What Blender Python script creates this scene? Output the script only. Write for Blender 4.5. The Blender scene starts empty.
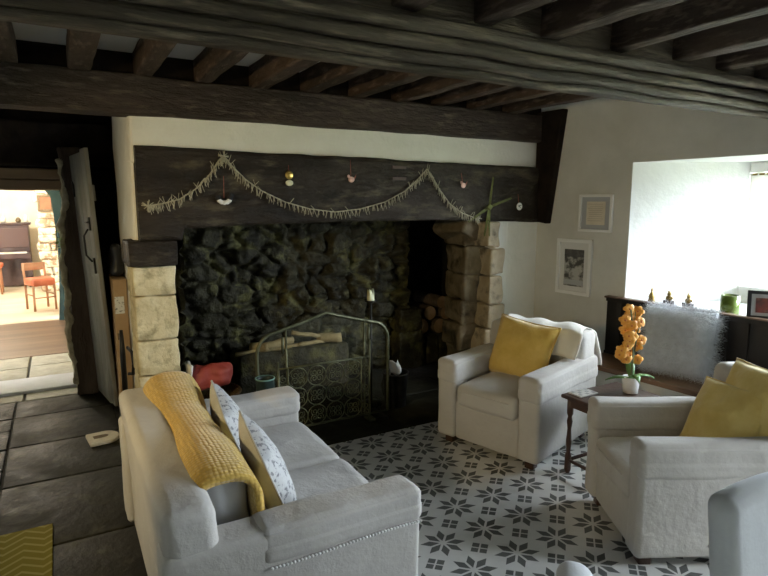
import bpy, bmesh, math, random
from mathutils import Vector, Matrix, noise, Euler
random.seed(7)
sc = bpy.context.scene
COL = sc.collection
PI = math.pi
V = Vector

# ------------------------------------------------------------------ camera
EYE = V((0, 0, 1.65))
cd = bpy.data.cameras.new('camera'); cam = bpy.data.objects.new('camera', cd); COL.objects.link(cam)
cd.sensor_width = 36; cd.lens = 577 / 768 * 36; cd.clip_start = .05
cam.location = EYE; cam.rotation_euler = (math.radians(90 - 8.4), 0, math.radians(-29.4))
sc.camera = cam

# ------------------------------------------------------------------ object helpers
def link(o, parent=None):
    COL.objects.link(o)
    if parent is not None: o.parent = parent
    return o
def tag(o, label=None, cat=None, group=None, kind=None):
    if label: o['label'] = label
    if cat: o['category'] = cat
    if group: o['group'] = group
    if kind: o['kind'] = kind
    return o
def thing(name, label, cat, loc=(0, 0, 0), rz=0, group=None):
    o = bpy.data.objects.new(name, None); o.empty_display_size = .1
    link(o); o.location = loc; o.rotation_euler = (0, 0, rz)
    return tag(o, label, cat, group)
def copy_tree(o, label, loc=None, rz=None, group=None):
    def cp(s, parent):
        c = s.copy(); COL.objects.link(c); c.parent = parent
        for ch in list(s.children): cp(ch, c)
        return c
    r = cp(o, None); r['label'] = label
    if group: r['group'] = group
    if loc is not None: r.location = loc
    if rz is not None: r.rotation_euler = (0, 0, rz)
    return r

def NZ(p, s, seed=0.):
    return noise.noise(V((p[0] * s + seed * 7.3, p[1] * s - seed * 3.1, p[2] * s + seed * 1.7)))

class MB:
    def __init__(s): s.v = []; s.f = []; s.sm = []
    def add(s, vs, fs, M=None, smooth=True):
        n = len(s.v)
        s.v += [tuple(M @ V(p)) if M is not None else tuple(p) for p in vs]
        s.f += [tuple(i + n for i in f) for f in fs]; s.sm += [smooth] * len(fs)
        return s
    def box(s, c, d, M=None, rot=None):
        x, y, z = [k / 2 for k in d]
        vs = [V((a, b, e)) for e in (-z, z) for b in (-y, y) for a in (-x, x)]
        if rot is not None: vs = [rot @ p for p in vs]
        vs = [p + V(c) for p in vs]
        return s.add(vs, [(0, 2, 3, 1), (4, 5, 7, 6), (0, 1, 5, 4), (2, 6, 7, 3), (0, 4, 6, 2), (1, 3, 7, 5)], M, False)
    def span(s, a, b, M=None):
        return s.box([(a[i] + b[i]) / 2 for i in range(3)], [abs(b[i] - a[i]) for i in range(3)], M)
    def rbox(s, c, d, r, n=5, k=3, fn=None, M=None, rot=None):
        h = [q / 2 for q in d]; r = min(r, min(h) * .999)
        def ax(H):
            e = [(H - r) + r * math.tan(PI / 4 * (k - i) / k) for i in range(k)]
            inn = [(H - r) * (1 - 2 * i / n) for i in range(n + 1)]
            return e + inn + [-q for q in reversed(e)]
        A = [ax(q) for q in h]
        idx = {}; vs = []; fs = []
        def put(p):
            key = tuple(round(q, 5) for q in p)
            if key in idx: return idx[key]
            i3 = V([max(-(h[j] - r), min(h[j] - r, p[j])) for j in range(3)])
            dd = V(p) - i3
            nn = dd.normalized() if dd.length > 1e-9 else V((0, 0, 1))
            q = i3 + nn * r
            if fn: q = fn(V(q), nn)
            if rot is not None: q = rot @ q
            idx[key] = len(vs); vs.append(q + V(c)); return idx[key]
        for a in range(3):
            b, e = (a + 1) % 3, (a + 2) % 3
            for sg in (1, -1):
                for i in range(len(A[b]) - 1):
                    for j in range(len(A[e]) - 1):
                        q = []
                        for (ii, jj) in ((i, j), (i + 1, j), (i + 1, j + 1), (i, j + 1)):
                            p = [0, 0, 0]; p[a] = sg * h[a]; p[b] = A[b][ii]; p[e] = A[e][jj]; q.append(put(p))
                        if sg < 0: q.reverse()
                        if len(set(q)) >= 3: fs.append(tuple(dict.fromkeys(q)))
        return s.add(vs, fs, M, True)
    def tube(s, pts, r, n=8, M=None, cap=True, closed=False):
        pts = [V(p) for p in pts]; m = len(pts)
        rs = r if isinstance(r, (list, tuple)) else [r] * m
        vs = []; fs = []; prev = None
        for i, p in enumerate(pts):
            if closed: t = pts[(i + 1) % m] - pts[i - 1]
            else: t = pts[min(i + 1, m - 1)] - pts[max(i - 1, 0)]
            t = t.normalized() if t.length > 1e-9 else V((0, 0, 1))
            if prev is None:
                u = t.cross(V((0, 0, 1)))
                if u.length < .1: u = t.cross(V((1, 0, 0)))
            else: u = prev - t * prev.dot(t)
            u.normalize(); prev = u; w = t.cross(u)
            for a in range(n):
                an = 2 * PI * a / n
                vs.append(p + (u * math.cos(an) + w * math.sin(an)) * rs[i])
        for i in range(m if closed else m - 1):
            i2 = (i + 1) % m
            for a in range(n):
                fs.append((i * n + a, i * n + (a + 1) % n, i2 * n + (a + 1) % n, i2 * n + a))
        if cap and not closed:
            fs.append(tuple(reversed(range(n)))); fs.append(tuple((m - 1) * n + a for a in range(n)))
        return s.add(vs, fs, M)
    def lathe(s, prof, c=(0, 0, 0), n=24, M=None, cap=True):
        vs = []; fs = []; m = len(prof)
        for (r, z) in prof:
            for a in range(n):
                an = 2 * PI * a / n; vs.append((c[0] + r * math.cos(an), c[1] + r * math.sin(an), c[2] + z))
        for i in range(m - 1):
            for a in range(n):
                fs.append((i * n + a, i * n + (a + 1) % n, (i + 1) * n + (a + 1) % n, (i + 1) * n + a))
        if cap:
            fs.append(tuple(reversed(range(n)))); fs.append(tuple((m - 1) * n + a for a in range(n)))
        return s.add(vs, fs, M)
    def prism(s, plan, z0, z1, M=None):
        n = len(plan)
        vs = [(p[0], p[1], z0) for p in plan] + [(p[0], p[1], z1) for p in plan]
        fs = [tuple(reversed(range(n))), tuple(range(n, 2 * n))] + [(i, (i + 1) % n, n + (i + 1) % n, n + i) for i in range(n)]
        return s.add(vs, fs, M, False)
    def grid(s, nu, nv, fn, M=None, smooth=True):
        vs = [fn(i / nu, j / nv) for i in range(nu + 1) for j in range(nv + 1)]
        fs = [(i * (nv + 1) + j, (i + 1) * (nv + 1) + j, (i + 1) * (nv + 1) + j + 1, i * (nv + 1) + j + 1) for i in range(nu) for j in range(nv)]
        return s.add(vs, fs, M, smooth)
    def ball(s, c, r, n=10, M=None, sc3=(1, 1, 1)):
        prof = [(max(1e-4, math.sin(PI * i / n)), -math.cos(PI * i / n)) for i in range(n + 1)]
        vs = []; fs = []; m = n + 2
        for (q, z) in prof:
            for a in range(m):
                an = 2 * PI * a / m
                vs.append((c[0] + r * sc3[0] * q * math.cos(an), c[1] + r * sc3[1] * q * math.sin(an), c[2] + r * sc3[2] * z))
        for i in range(n):
            for a in range(m):
                fs.append((i * m + a, i * m + (a + 1) % m, (i + 1) * m + (a + 1) % m, (i + 1) * m + a))
        return s.add(vs, fs, M)
    def build(s, name, mat, parent=None, bevel=0, seg=2, solid=0, subd=0, fix=False):
        me = bpy.data.meshes.new(name)
        me.from_pydata(s.v, [], s.f)
        me.polygons.foreach_set('use_smooth', s.sm)
        if fix:
            bm = bmesh.new(); bm.from_mesh(me); bmesh.ops.remove_doubles(bm, verts=bm.verts, dist=1e-5)
            bmesh.ops.recalc_face_normals(bm, faces=bm.faces); bm.to_mesh(me); bm.free()
        me.materials.append(mat); me.update()
        o = bpy.data.objects.new(name, me); link(o, parent)
        if solid:
            m = o.modifiers.new('solid', 'SOLIDIFY'); m.thickness = solid; m.offset = 0
        if bevel:
            m = o.modifiers.new('bev', 'BEVEL'); m.width = bevel; m.segments = seg; m.limit_method = 'ANGLE'; m.angle_limit = .6
        if subd:
            m = o.modifiers.new('sub', 'SUBSURF'); m.levels = subd; m.render_levels = subd
        return o

def pillow(mb, w, h, t, M, n=22, c=.07, seed=0., wr=.006, p=.42):
    """soft cushion: face in local XZ plane, thickness along local Y"""
    for sg in (1, -1):
        def f(a, b):
            u, v = a * 2 - 1, b * 2 - 1
            x = w / 2 * u * (1 - c * (1 - v * v)); z = h / 2 * v * (1 - c * (1 - u * u))
            y = t / 2 * max(0, (1 - u ** 2) * (1 - v ** 2)) ** p * sg
            e = max(0, (1 - u ** 4) * (1 - v ** 4))
            y += e * sg * wr * (NZ((x, y, z), 9, seed) + .5 * NZ((x, y, z), 21, seed + 3))
            z += .3 * wr * NZ((x, 0, 0), 12, seed + 5)
            return (x, y, z)
        if sg > 0: mb.grid(n, n, f, M)
        else: mb.grid(n, n, lambda a, b: f(1 - a, b), M)
    return mb
def frame_M(c, nrm, up=(0, 0, 1), roll=0.):
    """matrix with local Y = nrm (face normal), local Z about up"""
    y = V(nrm).normalized(); x = y.cross(V(up)).normalized(); z = x.cross(y)
    R = Matrix((x, y, z)).transposed()
    if roll: R = R @ Matrix.Rotation(roll, 3, 'Y')
    return Matrix.Translation(V(c)) @ R.to_4x4()

# ------------------------------------------------------------------ materials
def new_mat(name):
    m = bpy.data.materials.new(name); m.use_nodes = True
    nt = m.node_tree; b = nt.nodes['Principled BSDF']
    return m, nt, b
def pmat(name, c1, c2=None, scale=6., rough=.7, bump=0., bscale=40., stretch=(1, 1, 1), metal=0., spec=.4, sheen=0., detail=6., lo=.35, hi=.65, bdist=.01, c3=None, s3=20., alpha=None, trans=0., rough2=None):
    m, nt, b = new_mat(name); N = nt.nodes; L = nt.links
    b.inputs['Base Color'].default_value = (*c1, 1); b.inputs['Roughness'].default_value = rough
    b.inputs['Metallic'].default_value = metal; b.inputs['Specular IOR Level'].default_value = spec
    if sheen: b.inputs['Sheen Weight'].default_value = sheen; b.inputs['Sheen Roughness'].default_value = .5
    if trans: b.inputs['Transmission Weight'].default_value = trans
    tc = N.new('ShaderNodeTexCoord'); mp = N.new('ShaderNodeMapping'); mp.inputs['Scale'].default_value = stretch
    L.new(tc.outputs['Object'], mp.inputs['Vector'])
    def nz(s, d=detail):
        t = N.new('ShaderNodeTexNoise'); t.inputs['Scale'].default_value = s; t.inputs['Detail'].default_value = d
        t.inputs['Roughness'].default_value = .6
        L.new(mp.outputs['Vector'], t.inputs['Vector']); return t
    def mix(fac, a, bb, l, h):
        r = N.new('ShaderNodeMapRange'); r.inputs['From Min'].default_value = l; r.inputs['From Max'].default_value = h
        L.new(fac, r.inputs['Value'])
        x = N.new('ShaderNodeMix'); x.data_type = 'RGBA'; L.new(r.outputs['Result'], x.inputs['Factor'])
        for sock, val in ((x.inputs['A'], a), (x.inputs['B'], bb)):
            if isinstance(val, tuple): sock.default_value = (*val, 1)
            else: L.new(val, sock)
        return x.outputs['Result']
    col = None
    if c2 is not None:
        t = nz(scale); col = mix(t.outputs['Fac'], c1, c2, lo, hi)
        if rough2 is not None:
            r = N.new('ShaderNodeMapRange'); r.inputs['From Min'].default_value = .35; r.inputs['From Max'].default_value = .65
            r.inputs['To Min'].default_value = rough; r.inputs['To Max'].default_value = rough2
            L.new(t.outputs['Fac'], r.inputs['Value']); L.new(r.outputs['Result'], b.inputs['Roughness'])
    if c3 is not None:
        t3 = nz(s3); col = mix(t3.outputs['Fac'], col if col is not None else c1, c3, .52, .68)
    if col is not None: L.new(col, b.inputs['Base Color'])
    if bump:
        t = nz(bscale, 5.); bp = N.new('ShaderNodeBump'); bp.inputs['Strength'].default_value = bump; bp.inputs['Distance'].default_value = bdist
        L.new(t.outputs['Fac'], bp.inputs['Height']); L.new(bp.outputs['Normal'], b.inputs['Normal'])
    if alpha is not None: b.inputs['Alpha'].default_value = alpha
    return m

class NX:
    """tiny expression builder on math nodes"""
    def __init__(s, nt): s.nt = nt
    def __call__(s, op, a, b=None, c=None):
        n = s.nt.nodes.new('ShaderNodeMath'); n.operation = op
        for i, q in enumerate((a, b, c)):
            if q is None: continue
            if isinstance(q, (int, float)): n.inputs[i].default_value = q
            else: s.nt.links.new(q, n.inputs[i])
        return n.outputs[0]

def tile_mat():
    m, nt, b = new_mat('encaustic_tile'); N = nt.nodes; L = nt.links; X = NX(nt)
    tc = N.new('ShaderNodeTexCoord'); sp = N.new('ShaderNodeSeparateXYZ'); L.new(tc.outputs['Object'], sp.inputs[0])
    x = X('DIVIDE', X('SUBTRACT', sp.outputs[0], 2.054), .2585); y = X('DIVIDE', X('SUBTRACT', sp.outputs[1], 2.382), .2435)
    fr = lambda q, o: X('SUBTRACT', X('FRACT', X('ADD', q, o)), .5)
    fx, fy = fr(x, 100.5), fr(y, 100.5)
    r = X('SQRT', X('ADD', X('MULTIPLY', fx, fx), X('MULTIPLY', fy, fy)))
    an = X('ARCTAN2', fy, fx)
    a = X('MULTIPLY', X('SUBTRACT', X('FRACT', X('ADD', X('DIVIDE', an, PI / 4), 16)), .5), PI / 4)
    u = X('MULTIPLY', r, X('COSINE', a)); v = X('ABSOLUTE', X('MULTIPLY', r, X('SINE', a)))
    pet = X('LESS_THAN', X('ADD', X('DIVIDE', X('ABSOLUTE', X('SUBTRACT', u, .255)), .19), X('DIVIDE', v, .082)), 1)
    gx, gy = fr(x, 100), fr(y, 100)
    p = X('ABSOLUTE', X('MULTIPLY', X('ADD', gx, gy), .7071)); q = X('ABSOLUTE', X('MULTIPLY', X('SUBTRACT', gx, gy), .7071))
    mx, mn = X('MAXIMUM', p, q), X('MINIMUM', p, q)
    sq = X('MULTIPLY', X('LESS_THAN', mx, .15), X('GREATER_THAN', mn, .016))
    mask = X('MAXIMUM', pet, sq)
    nzt = N.new('ShaderNodeTexNoise'); nzt.inputs['Scale'].default_value = 14; nzt.inputs['Detail'].default_value = 8; L.new(tc.outputs['Object'], nzt.inputs['Vector'])
    def ramp(c1, c2):
        k = N.new('ShaderNodeMix'); k.data_type = 'RGBA'; k.inputs['A'].default_value = (*c1, 1); k.inputs['B'].default_value = (*c2, 1)
        L.new(nzt.outputs['Fac'], k.inputs['Factor']); return k.outputs['Result']
    k = N.new('ShaderNodeMix'); k.data_type = 'RGBA'; L.new(mask, k.inputs['Factor'])
    L.new(ramp((.56, .56, .54), (.72, .715, .69)), k.inputs['A']); L.new(ramp((.085, .088, .085), (.135, .137, .13)), k.inputs['B'])
    L.new(k.outputs['Result'], b.inputs['Base Color'])
    b.inputs['Roughness'].default_value = .5; b.inputs['Specular IOR Level'].default_value = .35
    return m

def weave_mat(name, c1, c2, sc_=70., bump=.8, sheen=.3, diamond=False):
    """honeycomb/waffle weave"""
    m, nt, b = new_mat(name); N = nt.nodes; L = nt.links
    tc = N.new('ShaderNodeTexCoord')
    vo = N.new('ShaderNodeTexVoronoi'); vo.inputs['Scale'].default_value = sc_; vo.inputs['Randomness'].default_value = .35
    L.new(tc.outputs['Object'], vo.inputs['Vector'])
    k = N.new('ShaderNodeMix'); k.data_type = 'RGBA'; k.inputs['A'].default_value = (*c1, 1); k.inputs['B'].default_value = (*c2, 1)
    r = N.new('ShaderNodeMapRange'); r.inputs['From Max'].default_value = .7; L.new(vo.outputs['Distance'], r.inputs['Value'])
    L.new(r.outputs['Result'], k.inputs['Factor']); L.new(k.outputs['Result'], b.inputs['Base Color'])
    bp = N.new('ShaderNodeBump'); bp.inputs['Strength'].default_value = bump; bp.inputs['Distance'].default_value = .006; bp.invert = True
    L.new(vo.outputs['Distance'], bp.inputs['Height']); L.new(bp.outputs['Normal'], b.inputs['Normal'])
    b.inputs['Roughness'].default_value = .9; b.inputs['Specular IOR Level'].default_value = .15; b.inputs['Sheen Weight'].default_value = sheen
    return m

M = {}
M['plaster'] = pmat('plaster', (.56, .55, .50), (.63, .62, .57), 3, .9, .25, 9, spec=.15, bdist=.03)
M['reveal'] = pmat('white_ceiling_lit_reveal', (.80, .81, .79), (.84, .85, .83), 3, .85, .2, 9, spec=.15, bdist=.03)  # daylight on the reveal is put into this lighter colour; ceiling shares the white
M['plaster_cream'] = pmat('plaster_cream', (.80, .78, .70), (.85, .83, .76), 4, .9, .3, 12, spec=.15, bdist=.03)
M['oak'] = pmat('dark_oak', (0.0211, 0.0145, 0.0105), (0.0530, 0.0366, 0.0270), 5, .62, 1., 34, stretch=(.25, 1, 1), spec=0.18, c3=(0.0915, 0.0692, 0.0520), s3=26, bdist=.02)
M['oak_y'] = pmat('dark_oak_joist', (0.0340, 0.0230, 0.0160), (0.0798, 0.0559, 0.0408), 5, .65, 1., 34, stretch=(1, .25, 1), spec=0.15, c3=(0.1396, 0.1047, 0.0798), s3=26, bdist=.015)
M['oak_main'] = pmat('weathered_oak', (0.0397, 0.0298, 0.0198), (0.0930, 0.0744, 0.0521), 5, .6, 1., 34, stretch=(.12, 1, 1), spec=0.20, c3=(0.1860, 0.1488, 0.1054), s3=24, bdist=.02)
M['oak_lintel'] = pmat('lintel_oak', (0.0137, 0.0100, 0.0063), (0.0385, 0.0289, 0.0192), 4, .55, 1., 34, stretch=(.35, 1, 1), spec=0.20, c3=(0.0894, 0.0722, 0.0454), s3=12, bdist=.025)
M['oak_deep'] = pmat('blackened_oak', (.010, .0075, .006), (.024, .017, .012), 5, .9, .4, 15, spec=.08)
M['oak_seat'] = pmat('polished_oak', (.12, .062, .03), (.20, .11, .06), 5, .38, .2, 25, stretch=(1, .15, 1), spec=.5)
M['panel'] = pmat('black_stained_oak', (0.0096, 0.0080, 0.0072), (0.0240, 0.0192, 0.0160), 6, .5, .4, 24, stretch=(1, 1, .1), spec=0.25)
M['lintel_head'] = pmat('pale_oak_head', (.20, .13, .075), (.30, .20, .12), 4, .7, .3, 20, stretch=(.2, 1, 1))
M['soot'] = pmat('sooty_stone', (.014, .012, .006), (.046, .041, .018), 7, .7, 1., 9, spec=.3, c3=(.13, .12, .04), s3=5, bdist=.06)
M['soot_black'] = pmat('soot', (.006, .006, .005), (.016, .015, .013), 5, .9, .6, 12, spec=.15, bdist=.03)
M['sand'] = pmat('sandstone', (.50, .41, .23), (.68, .59, .37), 7, .9, .7, 24, spec=.15, c3=(.30, .25, .14), s3=11, bdist=.02)
M['jamb'] = pmat('jamb_stone', (.36, .29, .19), (.50, .42, .30), 6, .9, .7, 18, spec=.15, c3=(.10, .085, .055), s3=6, bdist=.02)
M['jamb_soot'] = pmat('sooted_jamb_stone', (.14, .115, .07), (.22, .18, .12), 6, .9, .8, 16, spec=.15, c3=(.04, .034, .022), s3=5, bdist=.025)
M['flag'] = pmat('slate_flag', (0.0112, 0.0103, 0.0061), (0.0259, 0.0242, 0.0138), 4, .5, .45, 13, spec=0.15, c3=(0.0414, 0.0379, 0.0224), s3=7, bdist=.015, rough2=.7)
M['flag_black'] = pmat('black_slate', (0.0080, 0.0084, 0.0072), (0.0208, 0.0208, 0.0168), 6, .45, .6, 16, spec=0.15, bdist=.02, rough2=.6)
M['grout'] = pmat('grout', (.03, .028, .02), (.06, .055, .04), 20, .9)
M['tile'] = tile_mat()
M['slip'] = pmat('slipcover_cotton', (0.4527, 0.4286, 0.3949), (0.5105, 0.4864, 0.4527), 3, .92, .5, 9, spec=.12, sheen=.15, bdist=.02)
M['slip_blue'] = pmat('pale_grey_cotton', (0.5009, 0.5105, 0.5105), (0.5587, 0.5683, 0.5683), 3, .92, .25, 11, spec=.12, sheen=.15, bdist=.02)
M['bead'] = pmat('white_bead_trim', (.78, .77, .74), rough=.6)
M['dark_wood'] = pmat('dark_turned_wood', (.035, .018, .012), (.075, .04, .026), 8, .4, .2, 30, stretch=(1, 1, .2))
M['throw'] = weave_mat('mustard_waffle', (.70, .47, .115), (.50, .32, .07), 62., 1.)
M['mustard'] = pmat('mustard_velvet', (.60, .40, .085), (.72, .51, .15), 5, .8, .7, 10, spec=.15, sheen=.5, bdist=.015)
M['mustard_pale'] = pmat('pale_mustard_cotton', (.68, .50, .15), (.80, .64, .25), 5, .85, .8, 10, spec=.15, sheen=.4, bdist=.015)
M['pil_grey'] = pmat('grey_print_linen', (.40, .385, .35), (.48, .465, .43), 8, .9, .25, 14, spec=.12, bdist=.012)
M['pil_print'] = pmat('white_leaf_print', (.52, .52, .51), (.22, .22, .23), 48, .9, .3, 14, spec=.12, lo=.52, hi=.60, bdist=.012)
M['fur'] = pmat('grey_blue_fur', (.74, .77, .81), (.88, .92, .97), 22, .95, 1., 55, spec=.1, sheen=.6, bdist=.02)
M['cream_cloth'] = pmat('cream_cloth', (.70, .67, .58), (.78, .75, .67), 5, .92, .35, 18, spec=.1, sheen=.2)
M['white'] = pmat('white_paint', (.78, .78, .76), rough=.5)
M['ceramic'] = pmat('white_ceramic', (.80, .79, .78), rough=.25, spec=.5)
M['iron'] = pmat('black_iron', (.02, .02, .018), (.05, .05, .045), 12, .5, .3, 40, metal=.6)
M['steel'] = pmat('grey_green_metal', (.09, .095, .055), (.16, .165, .10), 10, .45, .15, 40, metal=.7)
M['mesh'] = pmat('fire_mesh', (.05, .052, .03), rough=.6, metal=.3, alpha=.32)
M['brass'] = pmat('old_brass', (.20, .14, .045), (.30, .22, .08), 20, .4, .2, 40, metal=.8)
M['bark'] = pmat('log_bark', (.06, .04, .025), (.14, .10, .065), 14, .9, .9, 22, stretch=(1, 1, .3), bdist=.02)
M['logend'] = pmat('cut_log_face', (.26, .165, .085), (.37, .25, .14), 12, .85, .4, 30)
M['stick'] = pmat('pale_kindling', (.30, .235, .10), (.42, .33, .16), 10, .85, .4, 30)
M['twig'] = pmat('straw_twig', (.38, .345, .24), (.48, .44, .32), 20, .9)
M['green_twig'] = pmat('green_rush', (.12, .14, .04), (.20, .22, .07), 20, .8)
M['leaf'] = pmat('orchid_leaf', (.09, .20, .05), (.16, .30, .09), 10, .4)
M['petal'] = pmat('orange_petal', (.78, .33, .035), (.84, .44, .09), 25, .6, sheen=.2)
M['card'] = pmat('cardboard', (.38, .25, .135), (.45, .31, .18), 6, .85)
M['label'] = pmat('label_paper', (.72, .72, .70), (.25, .25, .25), 60, .7, lo=.55, hi=.6)
M['black'] = pmat('black_plastic', (.012, .012, .013), rough=.4)
M['blue'] = pmat('blue_metal', (.07, .14, .25), rough=.35, metal=.3)
M['door'] = pmat('grey_door_board', (.17, .165, .145), (.30, .295, .26), 5, .6, .4, 22, stretch=(1, 1, .12))
M['post'] = pmat('rough_oak_post', (0.0440, 0.0288, 0.0192), (0.0960, 0.0680, 0.0464), 6, .8, .9, 11, stretch=(1, 1, .3), bdist=.04)
M['rag'] = pmat('ragged_edge', (.30, .26, .17), (.46, .41, .29), 18, .95, .9, 25)
M['paper'] = pmat('old_paper', (.60, .54, .42), (.68, .62, .50), 10, .9)
M['mount'] = pmat('white_mount', (.66, .66, .64), rough=.9)
M['greymount'] = pmat('grey_mount', (.40, .41, .42), rough=.9)
M['print'] = pmat('grey_print', (.07, .07, .065), (.42, .41, .38), 16, .9, lo=.42, hi=.58)
M['printdark'] = pmat('dark_print', (.06, .06, .06), (.13, .13, .125), 16, .9)
M['ink'] = pmat('ink', (.46, .40, .30), rough=.9)
M['photo'] = pmat('photo_red', (.16, .035, .03), (.05, .03, .03), 18, .4, c3=(.30, .19, .15), s3=14)
M['frame_black'] = pmat('black_frame', (.02, .02, .022), rough=.35)
M['glass_green'] = pmat('green_glass', (.28, .40, .06), (.10, .16, .02), 16, .15, spec=.6, trans=.55)
M['red'] = pmat('red_bag', (.30, .045, .035), (.38, .07, .05), 7, .5, .6, 9)
M['wicker'] = weave_mat('wicker', (.20, .14, .07), (.06, .04, .02), 80., 1., 0)
M['candle'] = pmat('candle_wax', (.72, .70, .46), rough=.6)
M['rug'] = None
M['pad'] = pmat('cream_wool', (.62, .58, .46), (.72, .68, .56), 25, .95, .8, 60)
M['brown'] = pmat('brown_mark', (.12, .085, .045), (.2, .15, .09), 40, .9)
M['teal'] = pmat('teal_paint', (.035, .068, .062), (.055, .10, .09), 4, .7, .2, 8)
M['far_wall'] = pmat('far_wall_plaster', (.80, .74, .60), (.84, .79, .67), 4, .9)
M['far_stone'] = pmat('far_stone', (.36, .26, .17), (.72, .64, .52), 9, .9, .6, 12, lo=.45, hi=.55)
M['far_floor'] = pmat('far_floor_boards', (.50, .42, .30), (.60, .52, .40), 3, .6, .1, 10, stretch=(.2, 1, 1))
M['boards'] = pmat('brown_floor_boards', (.10, .058, .036), (.19, .115, .075), 4, .4, .3, 14, stretch=(.12, 1, 1))
M['pale_flag'] = pmat('pale_flag', (.34, .315, .24), (.50, .47, .37), 7, .6, .7, 14, bdist=.02)
M['step'] = pmat('pale_step', (.70, .71, .73), (.76, .77, .79), 14, .8, .3, 30)
M['piano'] = pmat('piano_wood', (.045, .026, .022), (.075, .043, .035), 6, .3)
M['ivory'] = pmat('ivory', (.72, .70, .62), rough=.35)
M['rust'] = pmat('rust_leather', (.42, .10, .045), (.48, .13, .06), 8, .5)
M['chairwood'] = pmat('orange_wood', (.32, .15, .075), (.40, .2, .1), 8, .5)
M['grass'] = pmat('gravel_lawn', (.22, .24, .13), (.34, .34, .24), 3, .95)
M['bush'] = pmat('bush_leaf', (.38, .42, .05), (.55, .56, .10), 8, .8)
M['black_orn'] = pmat('black_felt', (.02, .02, .02), rough=.9)
M['white_orn'] = pmat('white_felt', (.75, .74, .70), rough=.8)
M['gold'] = pmat('gold', (.60, .42, .12), rough=.35, metal=.8)
M['orn_red'] = pmat('red_thread', (.35, .09, .06), rough=.7)
M['orn_pink'] = pmat('pink_ceramic', (.66, .42, .36), rough=.5)
M['blind'] = pmat('blind_fabric', (.62, .61, .56), rough=.9)

def rug_mat():
    m, nt, b = new_mat('chevron_rug'); N = nt.nodes; L = nt.links; X = NX(nt)
    tc = N.new('ShaderNodeTexCoord'); sp = N.new('ShaderNodeSeparateXYZ'); L.new(tc.outputs['Object'], sp.inputs[0])
    zig = X('ABSOLUTE', X('SUBTRACT', X('FRACT', X('ADD', X('MULTIPLY', sp.outputs[0], 6.), 50)), .5))
    t = X('FRACT', X('ADD', X('ADD', X('MULTIPLY', sp.outputs[1], 16.), X('MULTIPLY', zig, 2.)), 50))
    k = N.new('ShaderNodeMix'); k.data_type = 'RGBA'; L.new(X('GREATER_THAN', t, .72), k.inputs['Factor'])
    k.inputs['A'].default_value = (.22, .19, .035, 1); k.inputs['B'].default_value = (.34, .31, .12, 1)
    L.new(k.outputs['Result'], b.inputs['Base Color']); b.inputs['Roughness'].default_value = .95; b.inputs['Specular IOR Level'].default_value = .1
    return m
M['rug'] = rug_mat()
def glass_mat():
    m, nt, b = new_mat('window_glass'); N = nt.nodes; L = nt.links
    t = N.new('ShaderNodeBsdfTransparent'); g = N.new('ShaderNodeBsdfGlossy'); g.inputs['Roughness'].default_value = .02
    x = N.new('ShaderNodeMixShader'); x.inputs[0].default_value = .06
    L.new(t.outputs[0], x.inputs[1]); L.new(g.outputs[0], x.inputs[2]); L.new(x.outputs[0], N['Material Output'].inputs['Surface'])
    return m
M['glass'] = glass_mat()
def blind_mat():
    m, nt, b = new_mat('blind_cloth'); N = nt.nodes; L = nt.links
    t = N.new('ShaderNodeBsdfTranslucent'); t.inputs['Color'].default_value = (.60, .59, .54, 1); d = N.new('ShaderNodeBsdfDiffuse'); d.inputs['Color'].default_value = (.60, .59, .54, 1)
    x = N.new('ShaderNodeMixShader'); x.inputs[0].default_value = .10
    L.new(d.outputs[0], x.inputs[1]); L.new(t.outputs[0], x.inputs[2]); L.new(x.outputs[0], N['Material Output'].inputs['Surface'])
    return m
M['blind_slat'] = blind_mat()
def emit(name, c, s):
    m, nt, b = new_mat(name); b.inputs['Base Color'].default_value = (*c, 1)
    b.inputs['Emission Color'].default_value = (*c, 1); b.inputs['Emission Strength'].default_value = s; return m

# ------------------------------------------------------------------ room frame
XW = lambda y: 4.0 - .08 * (y - 3.1)        # window wall
YB = 4.04                                    # chimney wall
CORX = XW(YB)
ZC = 2.57
def S(name, mb, mat, label=None, cat=None, group=None, parent=None, **k):
    o = mb.build(name, mat, parent, **k)
    if parent is None: tag(o, label, cat, group, 'structure')
    return o

# floors
fl_ = MB(); fl_.span((.3, -1.6, -.06), (4.3, 3.47, 0)); S('floor_tiles', fl_, M['tile'])
def slabs(cols, y0, y1, rows, gap, seed, z=0.):
    rnd = random.Random(seed); mb = MB()
    for (a, b) in cols:
        ys = [y0]
        while ys[-1] < y1 - .3: ys.append(min(y1, ys[-1] + rows * rnd.uniform(.8, 1.15)))
        ys[-1] = y1
        for p, q in zip(ys, ys[1:]):
            dz = rnd.uniform(-.002, .002)
            mb.rbox(((a + b) / 2, (p + q) / 2, z - .03 + dz), (b - a - gap, q - p - gap, .06), .008, n=1, k=2)
    return mb
S('floor_grout', MB().span((-1.7, -1.6, -.08), (.3, 5.5, -.012)).span((.3, 3.47, -.08), (4.2, 5.7, -.012)), M['grout'])
S('floor_flags', slabs([(-.40, .30)], -1.6, 5.55, .72, .012, 3), M['flag'])
S('floor_slate', slabs([(-1.7, -1.05), (-1.05, -.40)], -1.6, 5.55, .34, .012, 5), M['flag_black'])
S('floor_hearth', slabs([(.3, 1.15), (1.15, 2.05), (2.05, 3.0), (3.0, 3.98)], 3.47, 4.45, .62, .010, 8)
  .span((.3, 4.45, -.06), (4.1, 5.7, -.004)), M['flag'])
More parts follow.
